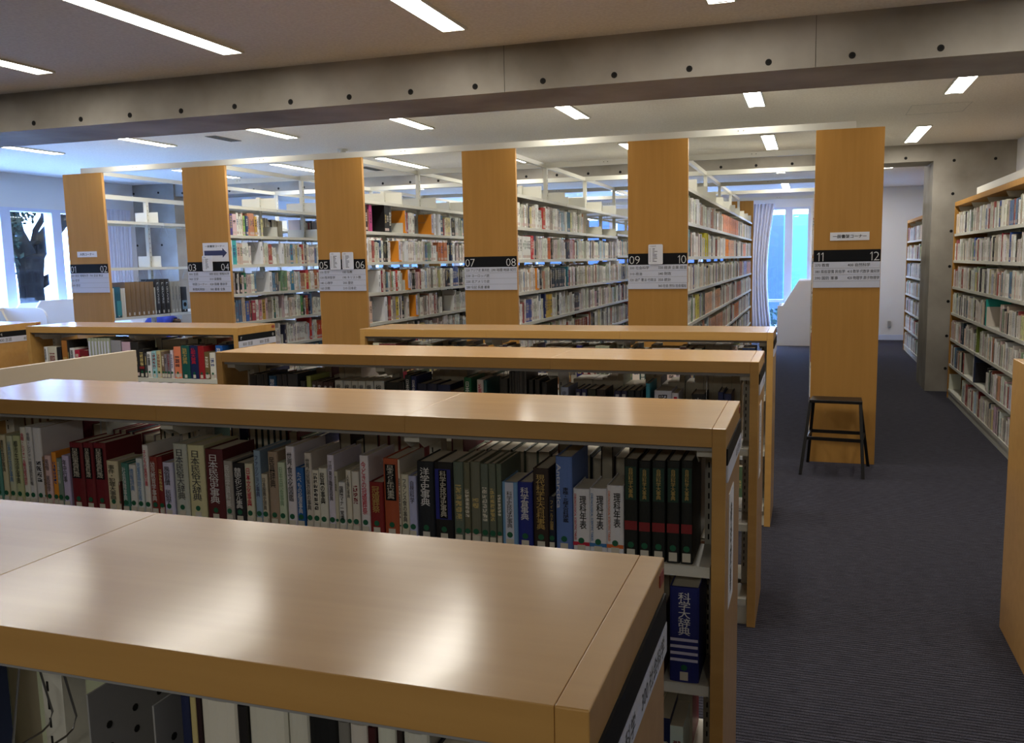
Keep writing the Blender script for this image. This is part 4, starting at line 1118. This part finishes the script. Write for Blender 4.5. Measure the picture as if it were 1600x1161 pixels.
# ---------------------------------------------------------------- wall shelving on the right
ZR = [1.81, 1.525, 1.24, 0.955, 0.67, 0.385, 0.10]
def wall_shelf(x, y0, y1, zt, bays, label, depth=0.30, xback=None):
    t = thing('wall_bookcase', label, 'bookcase', (x, y0, 0)); hh = y1-y0
    for a in (0, hh-0.03): MB().box(0.0, depth, a, a+0.03, 0, zt-0.048).build('end_panel', 'panel', t, 0.002)
    MB().box(0.0, depth, 0, hh, zt-0.048, zt).build('top_board', 'panel', t, 0.002)
    MB().box(depth-0.012, depth, 0.03, hh-0.03, 0, zt-0.05).build('back_panel', 'white_metal', t)
    bw = (hh-0.06)/bays
    for k in range(bays+1):
        yc = min(max(0.03+k*bw, 0.032), hh-0.032)
        if 0 < k < bays: MB().box(depth-0.03, depth-0.013, yc-0.018, yc+0.018, 0, zt-0.05).build('upright', 'white_metal', t)
        for z in [zt-0.05]+ZR[:-1]:
            if z > zt: continue
            mb = MB(); zz = z if z > zt-0.06 else None
            if zz: mb.prism([(0.03, zz), (0.25, zz), (0.25, zz-0.075), (0.05, zz-0.045)], 'y', yc-0.0012+(0.003 if k == 0 else -0.003 if k == bays else 0), yc+0.0012+(0.003 if k == 0 else -0.003 if k == bays else 0))
            else: continue
            mb.build('side_bracket', 'white_metal', t)
    for z in ZR:
        for k in range(bays):
            mb = MB(); a, c = 0.03+k*bw+0.003, 0.03+(k+1)*bw-0.003
            mb.box(0.004, depth-0.014, a, c, z-0.004, z); mb.box(0.004, 0.007, a, c, z-0.028, z-0.0035); mb.build('shelf', 'white_metal', t)
    MB().box(0.01, depth-0.02, 0.03, hh-0.03, 0, 0.07).build('plinth', 'white_metal', t)
    return t
wall_shelf(1.485, 5.62, 10.58, 2.15, 6, 'tall wall bookcase full of books along the right side of the aisle', 0.34)
wall_shelf(1.520, 12.60, 15.86, 2.15, 4, 'distant wall bookcase glimpsed past the concrete pier', 0.34)
rl = MB(); rl.box(1.59, 1.63, 5.7, 9.93, 2.19, 2.255)
for y in (5.75, 7.9, 8.2, 9.85): rl.box(1.595, 1.625, y-0.02, y+0.02, 2.150, 2.19)
tag(rl.build('shelf_rail', 'white_metal'), 'white steel rail on top of the right wall bookcase', 'rail')
MT['teal_pic'] = mat('teal_picture', (60, 140, 150), 0.5)
MT['pale_pic'] = mat('pale_picture', (120, 150, 165), 0.5)
# ---------------------------------------------------------------- books of the tall ranges and wall shelving
PAL_T = [(232, 231, 226)]*8 + [(218, 215, 206)]*6 + [(204, 201, 192)]*4 + [(184, 178, 166), (168, 160, 146), (220, 206, 190), (210, 190, 176), (150, 146, 140), (84, 86, 92), (48, 52, 70), (36, 36, 40),
         (90, 124, 156), (164, 84, 80), (190, 140, 112), (128, 150, 122), (212, 202, 150), (176, 190, 204), (204, 176, 182), (224, 220, 224), (230, 229, 218)]
ROWS = []     # (where, face, x plane, z, list of (a, b, h, col, kind), key for labels)
def fill(rs, a, b_, specials, hr=(0.165, 0.215), wr=(0.012, 0.03), pal=PAL_T, dens=1.0):
    out = []; sp = sorted([s for s in specials if s[0] < b_ and s[1] > a], key=lambda s: s[0])
    x = a; base_h = rs.uniform(*hr); run = 0; col = None; w_ = .02
    while x < b_-0.006:
        nxt = sp[0] if sp else None
        if nxt and x+0.012 > nxt[0]:
            s0, s1 = max(x, nxt[0]), min(nxt[1], b_)
            if s1-s0 > 0.006:
                if nxt[4] == 'e': pass
                elif nxt[4] in ('set', 'mag'):
                    k = max(2, int((s1-s0)/(0.030 if nxt[4] == 'set' else 0.045))); ww = (s1-s0)/k
                    for q in range(k): out.append((s0+q*ww, s0+(q+1)*ww-0.0008, nxt[3], nxt[2], 'b'))
                elif nxt[4] == 'b' and s1-s0 > 0.075:
                    k = int(round((s1-s0)/0.045)); ww = (s1-s0)/k
                    for q in range(k): out.append((s0+q*ww, s0+(q+1)*ww-0.0008, nxt[3], nxt[2], 'b'))
                elif nxt[4] in ('i', 'io'): 
                    s1 = min(s1, s0+0.055); out.append((s0, s1, nxt[3], nxt[2], nxt[4]))
                else: out.append((s0, s1-0.0006, nxt[3], nxt[2], 'b'))
            x = max(s1 if nxt[4] != 'e' else min(nxt[1], b_), x)+0.0006; sp.pop(0); continue
        if run <= 0:
            run = rs.choice([1, 1, 1, 2, 3, 5]); c0 = rs.choice(pal); j = rs.randint(-14, 14)
            col = tuple(max(10, min(236, v+j+rs.randint(-5, 5))) for v in c0); w_ = rs.uniform(*wr); h_ = rs.uniform(*hr)
        else: h_ = h_+rs.uniform(-0.003, 0.003)
        e_ = x+w_
        if nxt and e_ > nxt[0]: e_ = nxt[0]-0.0004
        if e_ > b_: break
        if e_-x > 0.007: out.append((x, e_-0.0006, h_, col, 'b'))
        x = e_+0.0002; run -= 1
    return out
rs = random.Random(77)
LEVN = ['top board', 'first shelf', 'second shelf', 'third shelf', 'fourth shelf', 'fifth shelf', 'sixth shelf', 'bottom shelf']
BAYS = [(Y0+k*BAY+0.024, Y0+(k+1)*BAY-0.024) for k in range(10)]
BAYS[0] = (YP+0.036, BAYS[0][1])
VIS = {1: 8.1, 2: 8.7, 3: 9.5, 4: 11.9, 5: 15.3}
for i in (1, 2, 3, 4):
    n = i+1
    for li in range(1, 8):
        sp = SPEC.get(n, {}).get(6-li, []) if li <= 5 else []
        z = ZT[li]
        hr = (0.165, 0.215) if li < 4 else (0.17, 0.235)
        for k, (a, b_) in enumerate(BAYS):
            if n == 4 and k >= 5 and li == 1: continue
            dz = 0.035 if (k >= 5 and i == 3 and z in (1.611, 1.889)) else 0
            r = fill(rs, a+0.004, b_-(rs.choice([0.01, 0.05, 0.12, 0.2]) if rs.random() < 0.35 and not sp else 0.006), sp, hr)
            ROWS.append(('%s, range %s' % (LEVN[li], NAMES[i].replace('-', '/')), '+x', XP[i]+WP/2+0.218, z+dz, r, (i, li, k)))
            # the shelf side that faces left, seen only past and over the front books
            if k < 6 or i == 4:
                r2 = fill(rs, a+0.004, b_-rs.choice([0.02, 0.1, 0.25]), [], hr)
                ROWS.append((None, '-x', XP[i]+WP/2-0.218, z+dz, r2, None))
# range 11-12, left side; its books just show beside the end panel
for li in range(1, 8):
    for k, (a, b_) in enumerate(BAYS):
        ROWS.append((None, '-x', XP[5]+WP/2-0.250, ZT[li], fill(rs, a+0.004, b_-0.02, [], (0.17, 0.23)), None))
        if k < 4: ROWS.append((None, '+x', XP[5]+WP/2+0.22, ZT[li], fill(rs, a+0.004, b_-0.02, [], (0.17, 0.23)), None))
# right wall bookcase
bw = (10.58-5.62-0.06)/6
wsp = {1: [(9.30, 9.36, (28, 70, 160), .22, 'b'), (8.05, 8.12, (150, 30, 50), .23, 'b'), (7.72, 7.80, (30, 70, 150), .23, 'b')],
       0: [(9.58, 9.63, (222, 222, 214), .21, 'i'), (9.02, 9.07, (222, 222, 214), .22, 'i'), (8.20, 8.26, (40, 70, 150), .22, 'b')],
       2: [(9.55, 9.59, (222, 222, 214), .21, 'i'), (8.55, 8.62, (222, 222, 214), .22, 'i'), (9.1, 9.14, (140, 165, 130), .23, 'b')],
       3: [(9.15, 9.20, (70, 60, 50), .2, 'b'), (8.02, 8.545, None, 0, 'e')], 4: [(9.0, 9.05, (110, 125, 50), .24, 'b'), (8.85, 8.995, None, 0, 'e'), (9.16, 9.26, None, 0, 'e'), (9.75, 9.85, (40, 60, 80), .22, 'b')],
       5: [(9.62, 9.70, (170, 60, 50), .21, 'b'), (9.12, 9.6, None, 0, 'e'), (8.45, 8.995, None, 0, 'e')], 6: [(9.7, 10.5, None, 0, 'e'), (8.72, 8.80, (130, 20, 30), .24, 'b')]}
for li, z in enumerate(ZR):
    for k in range(6):
        a = 5.62+0.03+k*bw; b_ = a+bw
        r = fill(rs, a+0.024, b_-0.024, wsp.get(li, []), (0.165, 0.225), (0.010, 0.026))
        ROWS.append(('%s shelf, right wall bookcase' % ['top', 'second', 'third', 'fourth', 'fifth', 'sixth', 'bottom'][li], '-x', 1.488, z, r, ('w', li, k)))
bw2 = (15.86-12.60-0.06)/4
for li, z in enumerate(ZR):
    for k in range(4):
        a = 12.63+k*bw2
        ROWS.append((None, '-x', 1.523, z, fill(rs, a+0.02, a+bw2-0.02, [], (0.17, 0.22), (0.012, 0.026)), None))
# lower shelves of the low bookcases
for (xs, yc_) in ((LOWX, 2.463), (LOWX, 3.95), (LOWX, 5.4325), (LOWX, 1.0055), ([(-5.74, -4.813), (-4.813, -3.886)], 5.4325)):
    for li in (1, 2):
        for a, b_ in xs:
            lim = b_-0.05
            if yc_ == 2.463 and li == 1 and b_ > -0.5: lim = -0.39
            r = gen_row(rs, a+0.03, lim, PAL_REF, (0.022, 0.055), (0.2, 0.27), 0.5)
            ROWS.append((None, '-y', yc_-0.212, LZ[li], [(q[0], q[1], q[2], q[3], 'b') for q in r], None))
            r = gen_row(rs, a+0.03, b_-0.05, PAL_REF, (0.022, 0.055), (0.2, 0.27), 0.5)
            ROWS.append((None, '+y', yc_+0.212, LZ[li], [(q[0], q[1], q[2], q[3], 'b') for q in r], None))
for a, b_ in LOWX[:]:
    r = gen_row(rs, a+0.05, b_-0.05, PAL_REF, (0.022, 0.05), (0.22, 0.29), 0.5)
    ROWS.append((None, '-y', 5.220, 0.787, [(q[0], q[1], q[2], q[3], 'b') for q in r], None))
    r = gen_row(rs, a+0.03, b_-0.05, PAL_REF, (0.022, 0.055), (0.22, 0.29), 0.5)
    ROWS.append((None, '+y', 4.163, 0.787, [(q[0], q[1], q[2], q[3], 'b') for q in r], None))
    r = gen_row(rs, a+0.03, b_-0.05, PAL_REF, (0.022, 0.055), (0.2, 0.28), 0.5)
    ROWS.append((None, '+y', 5.645, 0.787, [(q[0], q[1], q[2], q[3], 'b') for q in r], None))
    if b_ > -1:
        r = gen_row(rs, a+0.1, -0.67, [(34, 34, 38), (40, 30, 26), (28, 32, 40)], (0.022, 0.055), (0.2, 0.28), 0.5)  # added books, dark colours only, standing in for the shaded void here
        ROWS.append((None, '+y', 1.218, 0.787, [(q[0], q[1], q[2], q[3], 'b') for q in r], None))
    r = gen_row(rs, (a+0.03 if b_ < -1 else -0.66), b_-0.05, PAL_REF, (0.022, 0.055), (0.2, 0.28), 0.5)
    ROWS.append((None, '+y', 1.218, 0.787, [(q[0], q[1], q[2], q[3], 'b') for q in r], None))
    if b_ < -1.0:
        r = gen_row(rs, a+0.05, b_-0.05, PAL_REF, (0.022, 0.055), (0.2, 0.28), 0.5)
        ROWS.append((None, '-y', 0.793, 0.787, [(q[0], q[1], q[2], q[3], 'b') for q in r], None))
for a, b_ in [(-5.74, -4.813), (-4.813, -3.886)]:
    r = gen_row(rs, a+0.03, b_-0.05, PAL_REF, (0.022, 0.055), (0.2, 0.28), 0.5)
    ROWS.append((None, '+y', 5.645, 0.787, [(q[0], q[1], q[2], q[3], 'b') for q in r], None))

cands = []
for ri, (where, face, px, z, r, key) in enumerate(ROWS):
    if not key: continue
    for bi, b0 in enumerate(r):
        yc = (b0[0]+b0[1])/2
        if b0[4] != 'b': continue
        if key[0] == 'w':
            if yc < 7.45 or (yc < 7.9 and key[1] >= 4): continue
        else:
            if yc > VIS[key[0]+1-0] - 0.25 if key[0]+1 in VIS else True:
                if yc > VIS.get(key[0]+1, 0)-0.2: continue
            if key[1] > 4: continue
        dist = math.sqrt(px*px+yc*yc+(z-1.5)**2)
        cands.append(((b0[1]-b0[0])*b0[2]*abs(px)/dist**3, ri, bi))
cands.sort(reverse=True)
N_SOLO = sum(1 for q in bpy.data.objects if q.get('category') == 'book')
chosen = set((c[1], c[2]) for c in cands[:max(0, 282-N_SOLO)])
SV, SF, SC, SI, SU = [], [], [], [], []
def xf(face, cx, cy, cz):
    a = DIRS[face]; ca, sa = math.cos(a), math.sin(a)
    return lambda p: (cx+p[0]*ca-p[1]*sa, cy+p[0]*sa+p[1]*ca, cz+p[2])
NEAR = {}
for ri, (where, face, px, z, r, key) in enumerate(ROWS):
    for bi, (a, b_, h_, col, kind) in enumerate(r):
        if kind != 'b': continue
        w_ = b_-a; c_ = (a+b_)/2
        d_ = min(0.175 if face in ('+x', '-x') else 0.185, max(0.11, h_*0.70))
        if face in ('+x', '-x'): cx, cy = px-(0.004+0.010*rs.random())*(1 if face == '+x' else -1), c_
        else: cx, cy = c_, px+rs.uniform(0, 0.004)*(1 if face == '-y' else -1)
        cc = lin(col); pale = sum(col) > 330
        ink = lin(rs.choice([(30, 30, 40)]*5+[(120, 30, 40), (40, 60, 120), (60, 110, 80)])) if pale else lin(rs.choice([(210, 205, 190), (190, 170, 110)]))
        sd_ = rs.random()
        if (ri, bi) in chosen:
            V, Fc, CO, IN, UV = [], [], [], [], []
            book_data(V, Fc, CO, IN, UV, w_, h_, d_, cc, ink, sd_, lambda p: p)
            me = book_mesh('book', V, Fc, CO, IN, UV)
            o = link('book', me); o.location = (cx, cy, z+0.0005); o.rotation_euler = (0, 0, DIRS[face])
            NEAR.setdefault(where, []).append((c_, o, w_, h_, col, face))
        else:
            if where: NEAR.setdefault(where, []).append((c_, None, w_, h_, col, face))
            book_data(SV, SF, SC, SI, SU, w_, h_, d_, cc, ink, sd_, xf(face, cx, cy, z+0.0005))
o = link('books', book_mesh('books', SV, SF, SC, SI, SU))
tag(o, 'the many small distant books filling the rest of the tall and low bookcases', 'books', None, 'stuff')
for where, it in NEAR.items():
    it.sort(key=lambda q: -q[0] if q[5] == '-x' else q[0])
    labs = label_row([(w_, h_, col, '') for (_, _, w_, h_, col, _) in it], where)
    for q, lb in zip(it, labs):
        if q[1]: tag(q[1], lb.replace(', '+where, ', ').rstrip(', ')+', '+where, 'book', 'library books on the '+where)
# index blocks between the books
IDX = []
for ri, (where, face, px, z, r, key) in enumerate(ROWS):
    for (a, b_, h_, col, kind) in r:
        if kind in ('i', 'io'): IDX.append((where, face, px, z, a, b_, h_, kind))
itm = {}
for where, face, px, z, a, b_, h_, kind in IDX: itm.setdefault((where, kind), []).append((a, b_, face, px, z, h_))
TX = ['哲学 思想', '心理学', '宗教', '日本史', '伝記 地理', '経済学 経済史', '社会 教育', '政治 行政', '法律', '旅行 紀行', '統計', '財政']
ti = 0
for (where, kind), L_ in itm.items():
    L_.sort(key=lambda q: -q[0] if q[2] == '-x' else q[0])
    for j, (a, b_, face, px, z, h_) in enumerate(L_):
        s = 1 if face == '+x' else -1
        w_ = min(b_-a-0.001, 0.05)
        nth = '' if len(L_) == 1 else ('leftmost ' if j == 0 else 'rightmost ' if j == len(L_)-1 else (ORDW[j+1]+' '))
        t = thing('index_block', '%s%s lettered shelf divider block, %s' % (nth, 'white' if kind == 'i' else 'orange-sided', where), 'shelf divider', (px-s*0.001, (a+b_)/2, z+0.0005), DIRS[face], 'shelf divider blocks among the books')
        mb = MB(); hw = w_/2; dd = 0.15
        if kind == 'i':
            mb.box(-hw, hw, 0, 0.003, 0, h_); mb.box(-hw, -hw+0.003, 0.003, dd, 0, h_); mb.box(hw-0.003, hw, 0.003, dd, 0, h_); mb.box(-hw+0.003, hw-0.003, 0.003, dd, 0, 0.003)
            mb.build('holder', 'carrel', t)
        else:
            mb.box(-hw, -hw+0.003, 0.003, dd, 0, h_); mb.box(-hw, hw, 0.0005, 0.0035, 0, h_); mb.box(-hw, hw, -0.01, 0.001, 0, 0.012)
            mb.build('holder', 'orange_plate', t)
            MB().box(-hw*0.5, hw, -0.0008, 0.0004, 0.016, h_-0.004).build('card', 'lav', t)
        e = MB(); tx = TX[ti % len(TX)]; ti += 1
        tw = min(w_*0.55, 0.018); th = min(h_*0.6, tw*1.2*len(tx))
        put_text(e, tx, (-tw/2+(hw*0.25 if kind == 'io' else 0), -0.0016, h_*0.80-th), (1, 0, 0), w=tw, h=th, vertical=True, bold=0.012)
        tmesh(e, 'index_lettering', 'ink', t)

# large art volumes on the first range
ART = [(7.060, 7.085, .30, (205, 205, 195), 'white'), (7.087, 7.170, .31, (28, 90, 110), 'teal pictured'), (7.173, 7.198, .295, (200, 196, 186), 'greyish white'), (7.200, 7.235, .295, (206, 202, 192), 'thick pale')]
for k in range(6): ART.append((7.240+k*0.068, 7.240+k*0.068+0.0665, .352, (128, 100, 62), 'brown slipcased'))
ART += [(7.652, 7.664, .29, (190, 186, 170), 'thin cream')]
for k in range(3): ART.append((7.668+k*0.072, 7.668+k*0.072+0.070, .375, (38, 36, 34), 'charcoal'))
for k in range(3): ART.append((7.905+k*0.052, 7.905+k*0.052+0.050, .345, (158, 154, 140), 'grey linen'))
ART += [(8.068, 8.160, .28, (26, 28, 34), 'black pictured')]
NTH = ['first', 'second', 'third', 'fourth', 'fifth', 'sixth']
cnt = {}
for a, b_, h_, col, nm in ART:
    k = cnt.get(nm, 0); cnt[nm] = k+1
    tot = sum(1 for q in ART if q[4] == nm)
    o = thing('art_volume', '%s%s oversize art volume on the range behind panel 01/02' % ('' if tot == 1 else NTH[k]+' ', nm), 'book', (-6.672, (a+b_)/2, 1.0955), DIRS['+x'], 'oversize art volumes on the first range')
    w_ = b_-a
    me = cover_mesh('cover', w_, h_, 0.185, lin(col), random.random()); link('cover', me, o)
    MB().box(-w_/2+0.003, w_/2-0.003, 0.008, 0.181, 0.003, h_-0.003).build('page_block', 'chair_wood' if 'slip' in nm else 'pages', o)
    MB().box(-0.009, 0.009, -0.001, 0.0, 0.012, 0.042).build('call_number_label', 'call', o)
    if nm == 'charcoal':
        e = MB(); put_text(e, 'L ŒUVRE', (-0.012, -0.0012, h_*0.90), (0, 0, -1), w=h_*0.6, h=0.022, uz=(1, 0, 0)); tmesh(e, 'title_lettering', 'call', o)
    if 'teal' in nm:
        MB().box(-0.02, 0.04, -0.0012, 0, 0.02, 0.17).build('cover_picture', 'teal_pic', o)
    if nm == 'grey linen':
        e = MB(); put_text(e, '国宝大事典', (-0.008, -0.0012, 0.14), (1, 0, 0), w=0.016, h=0.15, vertical=True); tmesh(e, 'title_lettering', 'sign_grey', o)
    if nm == 'black pictured':
        MB().box(-0.04, 0.04, -0.0012, 0, 0.03, 0.13).build('cover_picture', 'pale_pic', o)
        MB().disc((0, -0.0014, 0.085), 0.025, 'y', 0.001, 16).build('picture_detail', 'slot', o)
# face-out magazine and albums on the right wall bookcase
MT['mag_blue'] = mat('dark_blue_magazine', (28, 44, 76), 0.35)
MT['mag_teal'] = mat('teal_album', (40, 160, 150), 0.4)
def bigbook(y, z, w_, h_, d_, m_, label, title=None):
    o = thing('large_book', label, 'book', (1.486, y, z+0.0005), DIRS['-x'])
    # spine towards -x; the side that faces the camera is the book's right hand board
    me = cover_mesh('cover', w_, h_, d_, {'mag_blue': lin((28, 44, 76)), 'mag_teal': lin((40, 165, 155))}[m_], 0.3); link('cover', me, o)
    MB().box(-w_/2+0.002, w_/2-0.002, 0.006, d_-0.003, 0.002, h_-0.002).build('page_block', 'pages', o)
    if title:
        e = MB(); put_text(e, title, (w_/2+0.0006, 0.03, h_*0.84), (0, 1, 0), w=d_*0.8, h=h_*0.08, bold=0.02)
        for k in range(5): e.box(w_/2+0.0003, w_/2+0.0007, d_*0.4, d_*(0.85-0.05*(k % 2)), h_*(0.66-0.07*k), h_*(0.67-0.07*k))
        tmesh(e, 'title_lettering', 'sign_white', o)
    return o
bigbook(9.005, 0.385, 0.016, 0.275, 0.20, 'mag_blue', 'tall dark blue book showing its front cover low on the right wall bookcase', '地球大図鑑')
bigbook(8.562, 0.955, 0.030, 0.235, 0.20, 'mag_teal', 'large teal book showing its side on the fourth shelf of the right wall bookcase')
# ---------------------------------------------------------------- black step stool in front of the 11-12 panel
t = thing('step_stool', 'black metal step stool in front of the 11 and 12 end panel', 'stool', (0.2, 6.745, 0))
sx0, sy0 = 0.2, 6.745
legs = [((-0.040, 6.565), (0.022, 6.675)), ((0.012, 6.985), (0.046, 6.84)), ((0.392, 6.525), (0.368, 6.655)), ((0.450, 6.945), (0.372, 6.83))]
for (bx_, by_), (tx_, ty_) in legs:
    mb = MB(); r = 0.0115
    n = 0; a = Vector((bx_-sx0, by_-sy0, 0.0)); b_ = Vector((tx_-sx0, ty_-sy0, 0.53))
    for q in (a, b_):
        for dx, dy in ((-r, -r), (r, -r), (r, r), (-r, r)): mb.v.append((q.x+dx, q.y+dy, q.z))
    mb.f = [(0, 3, 2, 1), (4, 5, 6, 7), (0, 1, 5, 4), (1, 2, 6, 5), (2, 3, 7, 6), (3, 0, 4, 7)]; mb.m = [0]*6
    mb.build('leg', 'stool', t, 0.002)
def plate(pts, z0, z1, name):
    MB().prism([(p[0]-sx0, p[1]-sy0) for p in pts], 'z', z0, z1).build(name, 'stool', t, 0.003)
plate([(0.012, 6.66), (0.380, 6.64), (0.384, 6.842), (0.036, 6.855)], 0.522, 0.545, 'top_step')
def bar(p, q, z, name, hgt=0.024, th=0.014):
    a = Vector((p[0]-sx0, p[1]-sy0, z)); b_ = Vector((q[0]-sx0, q[1]-sy0, z)); d = (b_-a).normalized(); nrm = Vector((-d.y, d.x, 0))*th/2
    mb = MB()
    for e_ in (a, b_):
        for s, zz in ((-1, -hgt/2), (1, -hgt/2), (1, hgt/2), (-1, hgt/2)): mb.v.append(tuple(e_+nrm*s+Vector((0, 0, zz))))
    mb.f = [(0, 1, 2, 3), (7, 6, 5, 4), (0, 4, 5, 1), (1, 5, 6, 2), (2, 6, 7, 3), (3, 7, 4, 0)]; mb.m = [0]*6
    mb.build(name, 'stool', t)
bar((-0.004, 6.62), (0.378, 6.585), 0.265, 'cross_bar')
bar((0.032, 6.91), (0.412, 6.885), 0.265, 'cross_bar')
bar((0.0, 6.63), (0.03, 6.90), 0.265, 'side_bar'); bar((0.382, 6.60), (0.410, 6.88), 0.265, 'side_bar')
# ---------------------------------------------------------------- study carrels
def carrel(loc, rz, width, depth, label, m_='carrel', top=1.17, round_screen=True, far_round=False):
    """local: desk opens towards +x, side panels stand across y"""
    t = thing('study_carrel', label, 'desk', loc, rz)
    for s, y in ((0, 0.0), (1, width-0.025)):
        prof = [(0, 0), (depth, 0), (depth, 0.72), (depth-0.09, 0.72), (depth-0.36, top), (0, top)]
        if far_round and s:
            r = 0.13; dd = 0.635
            prof = [(0, 0), (dd, 0), (dd, top-r)] + [(dd-r+r*math.cos(math.radians(k*18)), top-r+r*math.sin(math.radians(k*18))) for k in range(1, 6)] + [(0, top)]
            MB().prism(prof, 'y', y, y+0.025).build('rounded_side_panel', 'carrel', t, 0.002); continue
        MB().prism(prof, 'y', y, y+0.025).build('side_panel', m_, t, 0.002)
    MB().box(0.0, 0.02, 0.025, width-0.025, 0.1, top).build('back_panel', m_, t)
    MB().box(0.02, depth-0.06, 0.025, width-0.025, 0.69, 0.715).build('desk_top', 'desk_grey', t)
    if round_screen:
        r = 0.1; h0, h1 = 0.72, top+0.02; a, b_ = -0.55, -0.02
        pts = [(a, h0), (b_, h0), (b_, h1-r)] + [(b_-r+r*math.cos(math.radians(k*22.5)), h1-r+r*math.sin(math.radians(k*22.5))) for k in range(1, 5)] + [(a+r-r*math.sin(math.radians(k*22.5)), h1-r+r*math.cos(math.radians(k*22.5))) for k in range(0, 5)]
        MB().prism(pts, 'y', width*0.5, width*0.5+0.02).build('rounded_screen', 'carrel', t)
    return t
carrel((-0.02+0.35, 16.215+0.95, 0), math.pi, 0.95, 0.88, 'white study carrel with sloping side panel under the far window', 'carrel', 1.17)
carrel((-8.75, 6.98, 0), 0, 0.64, 1.05, 'grey-sided study carrel at the left edge beyond the 800 bookcase', 'carrel_warm', 1.17, False, True)
carrel((-9.62, 9.95, 0), 0, 0.8, 0.74, 'white study carrel seen low between panels 02 and 03', 'carrel', 0.95, False)
# rounded screens by the window
def screen(x0, x1, y, z0, z1, label):
    r = 0.1
    pts = [(x0, z0), (x1, z0), (x1, z1-r)] + [(x1-r+r*math.cos(math.radians(k*22.5)), z1-r+r*math.sin(math.radians(k*22.5))) for k in range(1, 5)] + [(x0+r-r*math.sin(math.radians(k*22.5)), z1-r+r*math.cos(math.radians(k*22.5))) for k in range(0, 5)]
    t = thing('desk_screen', label, 'screen', ((x0+x1)/2, y, 0))
    MB().prism([(p[0]-(x0+x1)/2, p[1]) for p in pts], 'y', 0, 0.02).build('panel', 'carrel', t)
    for xx in (x0+0.08, x1-0.12): MB().box(xx-(x0+x1)/2, xx-(x0+x1)/2+0.04, -0.1, 0.12, 0, z0+0.0).build('foot', 'grey_metal', t)
def lengthwise_panel(x, y0, y1, top, cut, label):
    t = thing('window_desk', label, 'desk', (x, y0, 0)); L_ = y1-y0
    if cut: prof = [(0.0, 0), (L_, 0), (L_, top), (0.10, top), (0.02, top-0.10), (0.0, top-0.16)]
    else: prof = [(0, 0), (L_, 0), (L_, top)] + [(0.12-0.12*math.sin(math.radians(k*18)), top-0.12+0.12*math.cos(math.radians(k*18))) for k in range(0, 6)]
    MB().prism(prof, 'x', 0, 0.025).build('front_panel', 'carrel', t, 0.002)
    MB().box(-0.30 if cut else -0.12, 0.0, 0.03, L_-0.03, 0.69, 0.715).build('desk_top', 'desk_grey', t)
    MB().box(-0.30 if cut else -0.12, 0.0, L_-0.028, L_-0.003, 0, 0.69).build('side_support', 'carrel', t)
lengthwise_panel(-9.35, 8.56, 9.70, 1.20, True, 'white window desk with a slanted front corner, left of the 01 and 02 panel')
lengthwise_panel(-9.70, 8.60, 9.55, 1.165, False, 'pale rounded window screen just behind the white slanted desk')
# foreground table with tan side panel
t = thing('study_table', 'study table with a tall tan side panel behind the left end of the second bookcase', 'desk', (-3.46, 2.85, 0))
MB().box(0, 0.025, 0, 0.92, 0, 1.160).build('side_panel', 'carrel_warm', t, 0.002)
MB().box(-1.6, 0, 0.10, 0.92, 0.69, 0.72).build('desk_top', 'desk_grey', t, 0.003)
MB().box(-1.6, -1.575, 0.1, 0.92, 0, 0.69).build('side_support', 'carrel_warm', t)
# chair with a coat, behind the first range
t = thing('library_chair', 'brown wooden chair half hidden under a navy coat, seen below the art volumes', 'chair', (-8.37, 10.0, 0))
for lx, ly in ((-0.2, -0.2), (0.2, -0.2), (-0.2, 0.2), (0.2, 0.2)):
    MB().tube([(lx, ly, 0), (lx*0.95, ly*0.95, 0.43)], 0.016, 8).build('leg', 'chair_wood', t)
MB().box(-0.22, 0.22, -0.22, 0.22, 0.43, 0.455).build('seat', 'chair_wood', t, 0.008)
for lx in (-0.24, 0.24): MB().tube([(lx*0.85, -0.2, 0.44), (lx, -0.24, 0.7), (lx, -0.26, 0.90)], 0.016, 8).build('back_post', 'chair_wood', t)
mb = MB(); mb.tube([(-0.26, -0.25, 0.86), (-0.14, -0.29, 0.885), (0.0, -0.30, 0.89), (0.14, -0.29, 0.885), (0.26, -0.25, 0.86)], [0.03, 0.032, 0.032, 0.032, 0.03], 10); mb.build('backrest', 'chair_wood', t, smooth=True)
mb = MB(); k = 16; g = []
for s in range(9):
    row = []
    a = math.pi*s/8
    for i in range(k+1):
        u = -1+2*i/k; x = u*0.215; sag = 0.02*math.sin(u*7)+0.018*math.sin(u*13+s)
        top = 0.975-0.05*u*u
        if s <= 3: p = (x*1.02, -0.375-0.012*(3-s)+sag*0.5, 0.42+(top-0.06-0.42)*s/3)
        elif s <= 5: p = (x, -0.375+0.085*(s-3)/1.0*0.7, top+(0.0 if s == 4 else -0.005))
        else: p = (x, -0.255+sag*0.3+0.01*(s-5), top-0.06-(0.10*(s-5)))
        row.append(len(mb.v)); mb.v.append(p)
    g.append(row)
for s in range(8):
    for i in range(k): mb.f.append((g[s][i], g[s][i+1], g[s+1][i+1], g[s+1][i])); mb.m.append(0)
o = mb.build('coat', 'coat', smooth=True); o.location = (-8.37, 10.0, 0)
md = o.modifiers.new('thickness', 'SOLIDIFY'); md.thickness = 0.012
tag(o, 'dark navy coat draped over the wooden chair behind the first range', 'coat')

bpy.data.objects.remove(_fo)
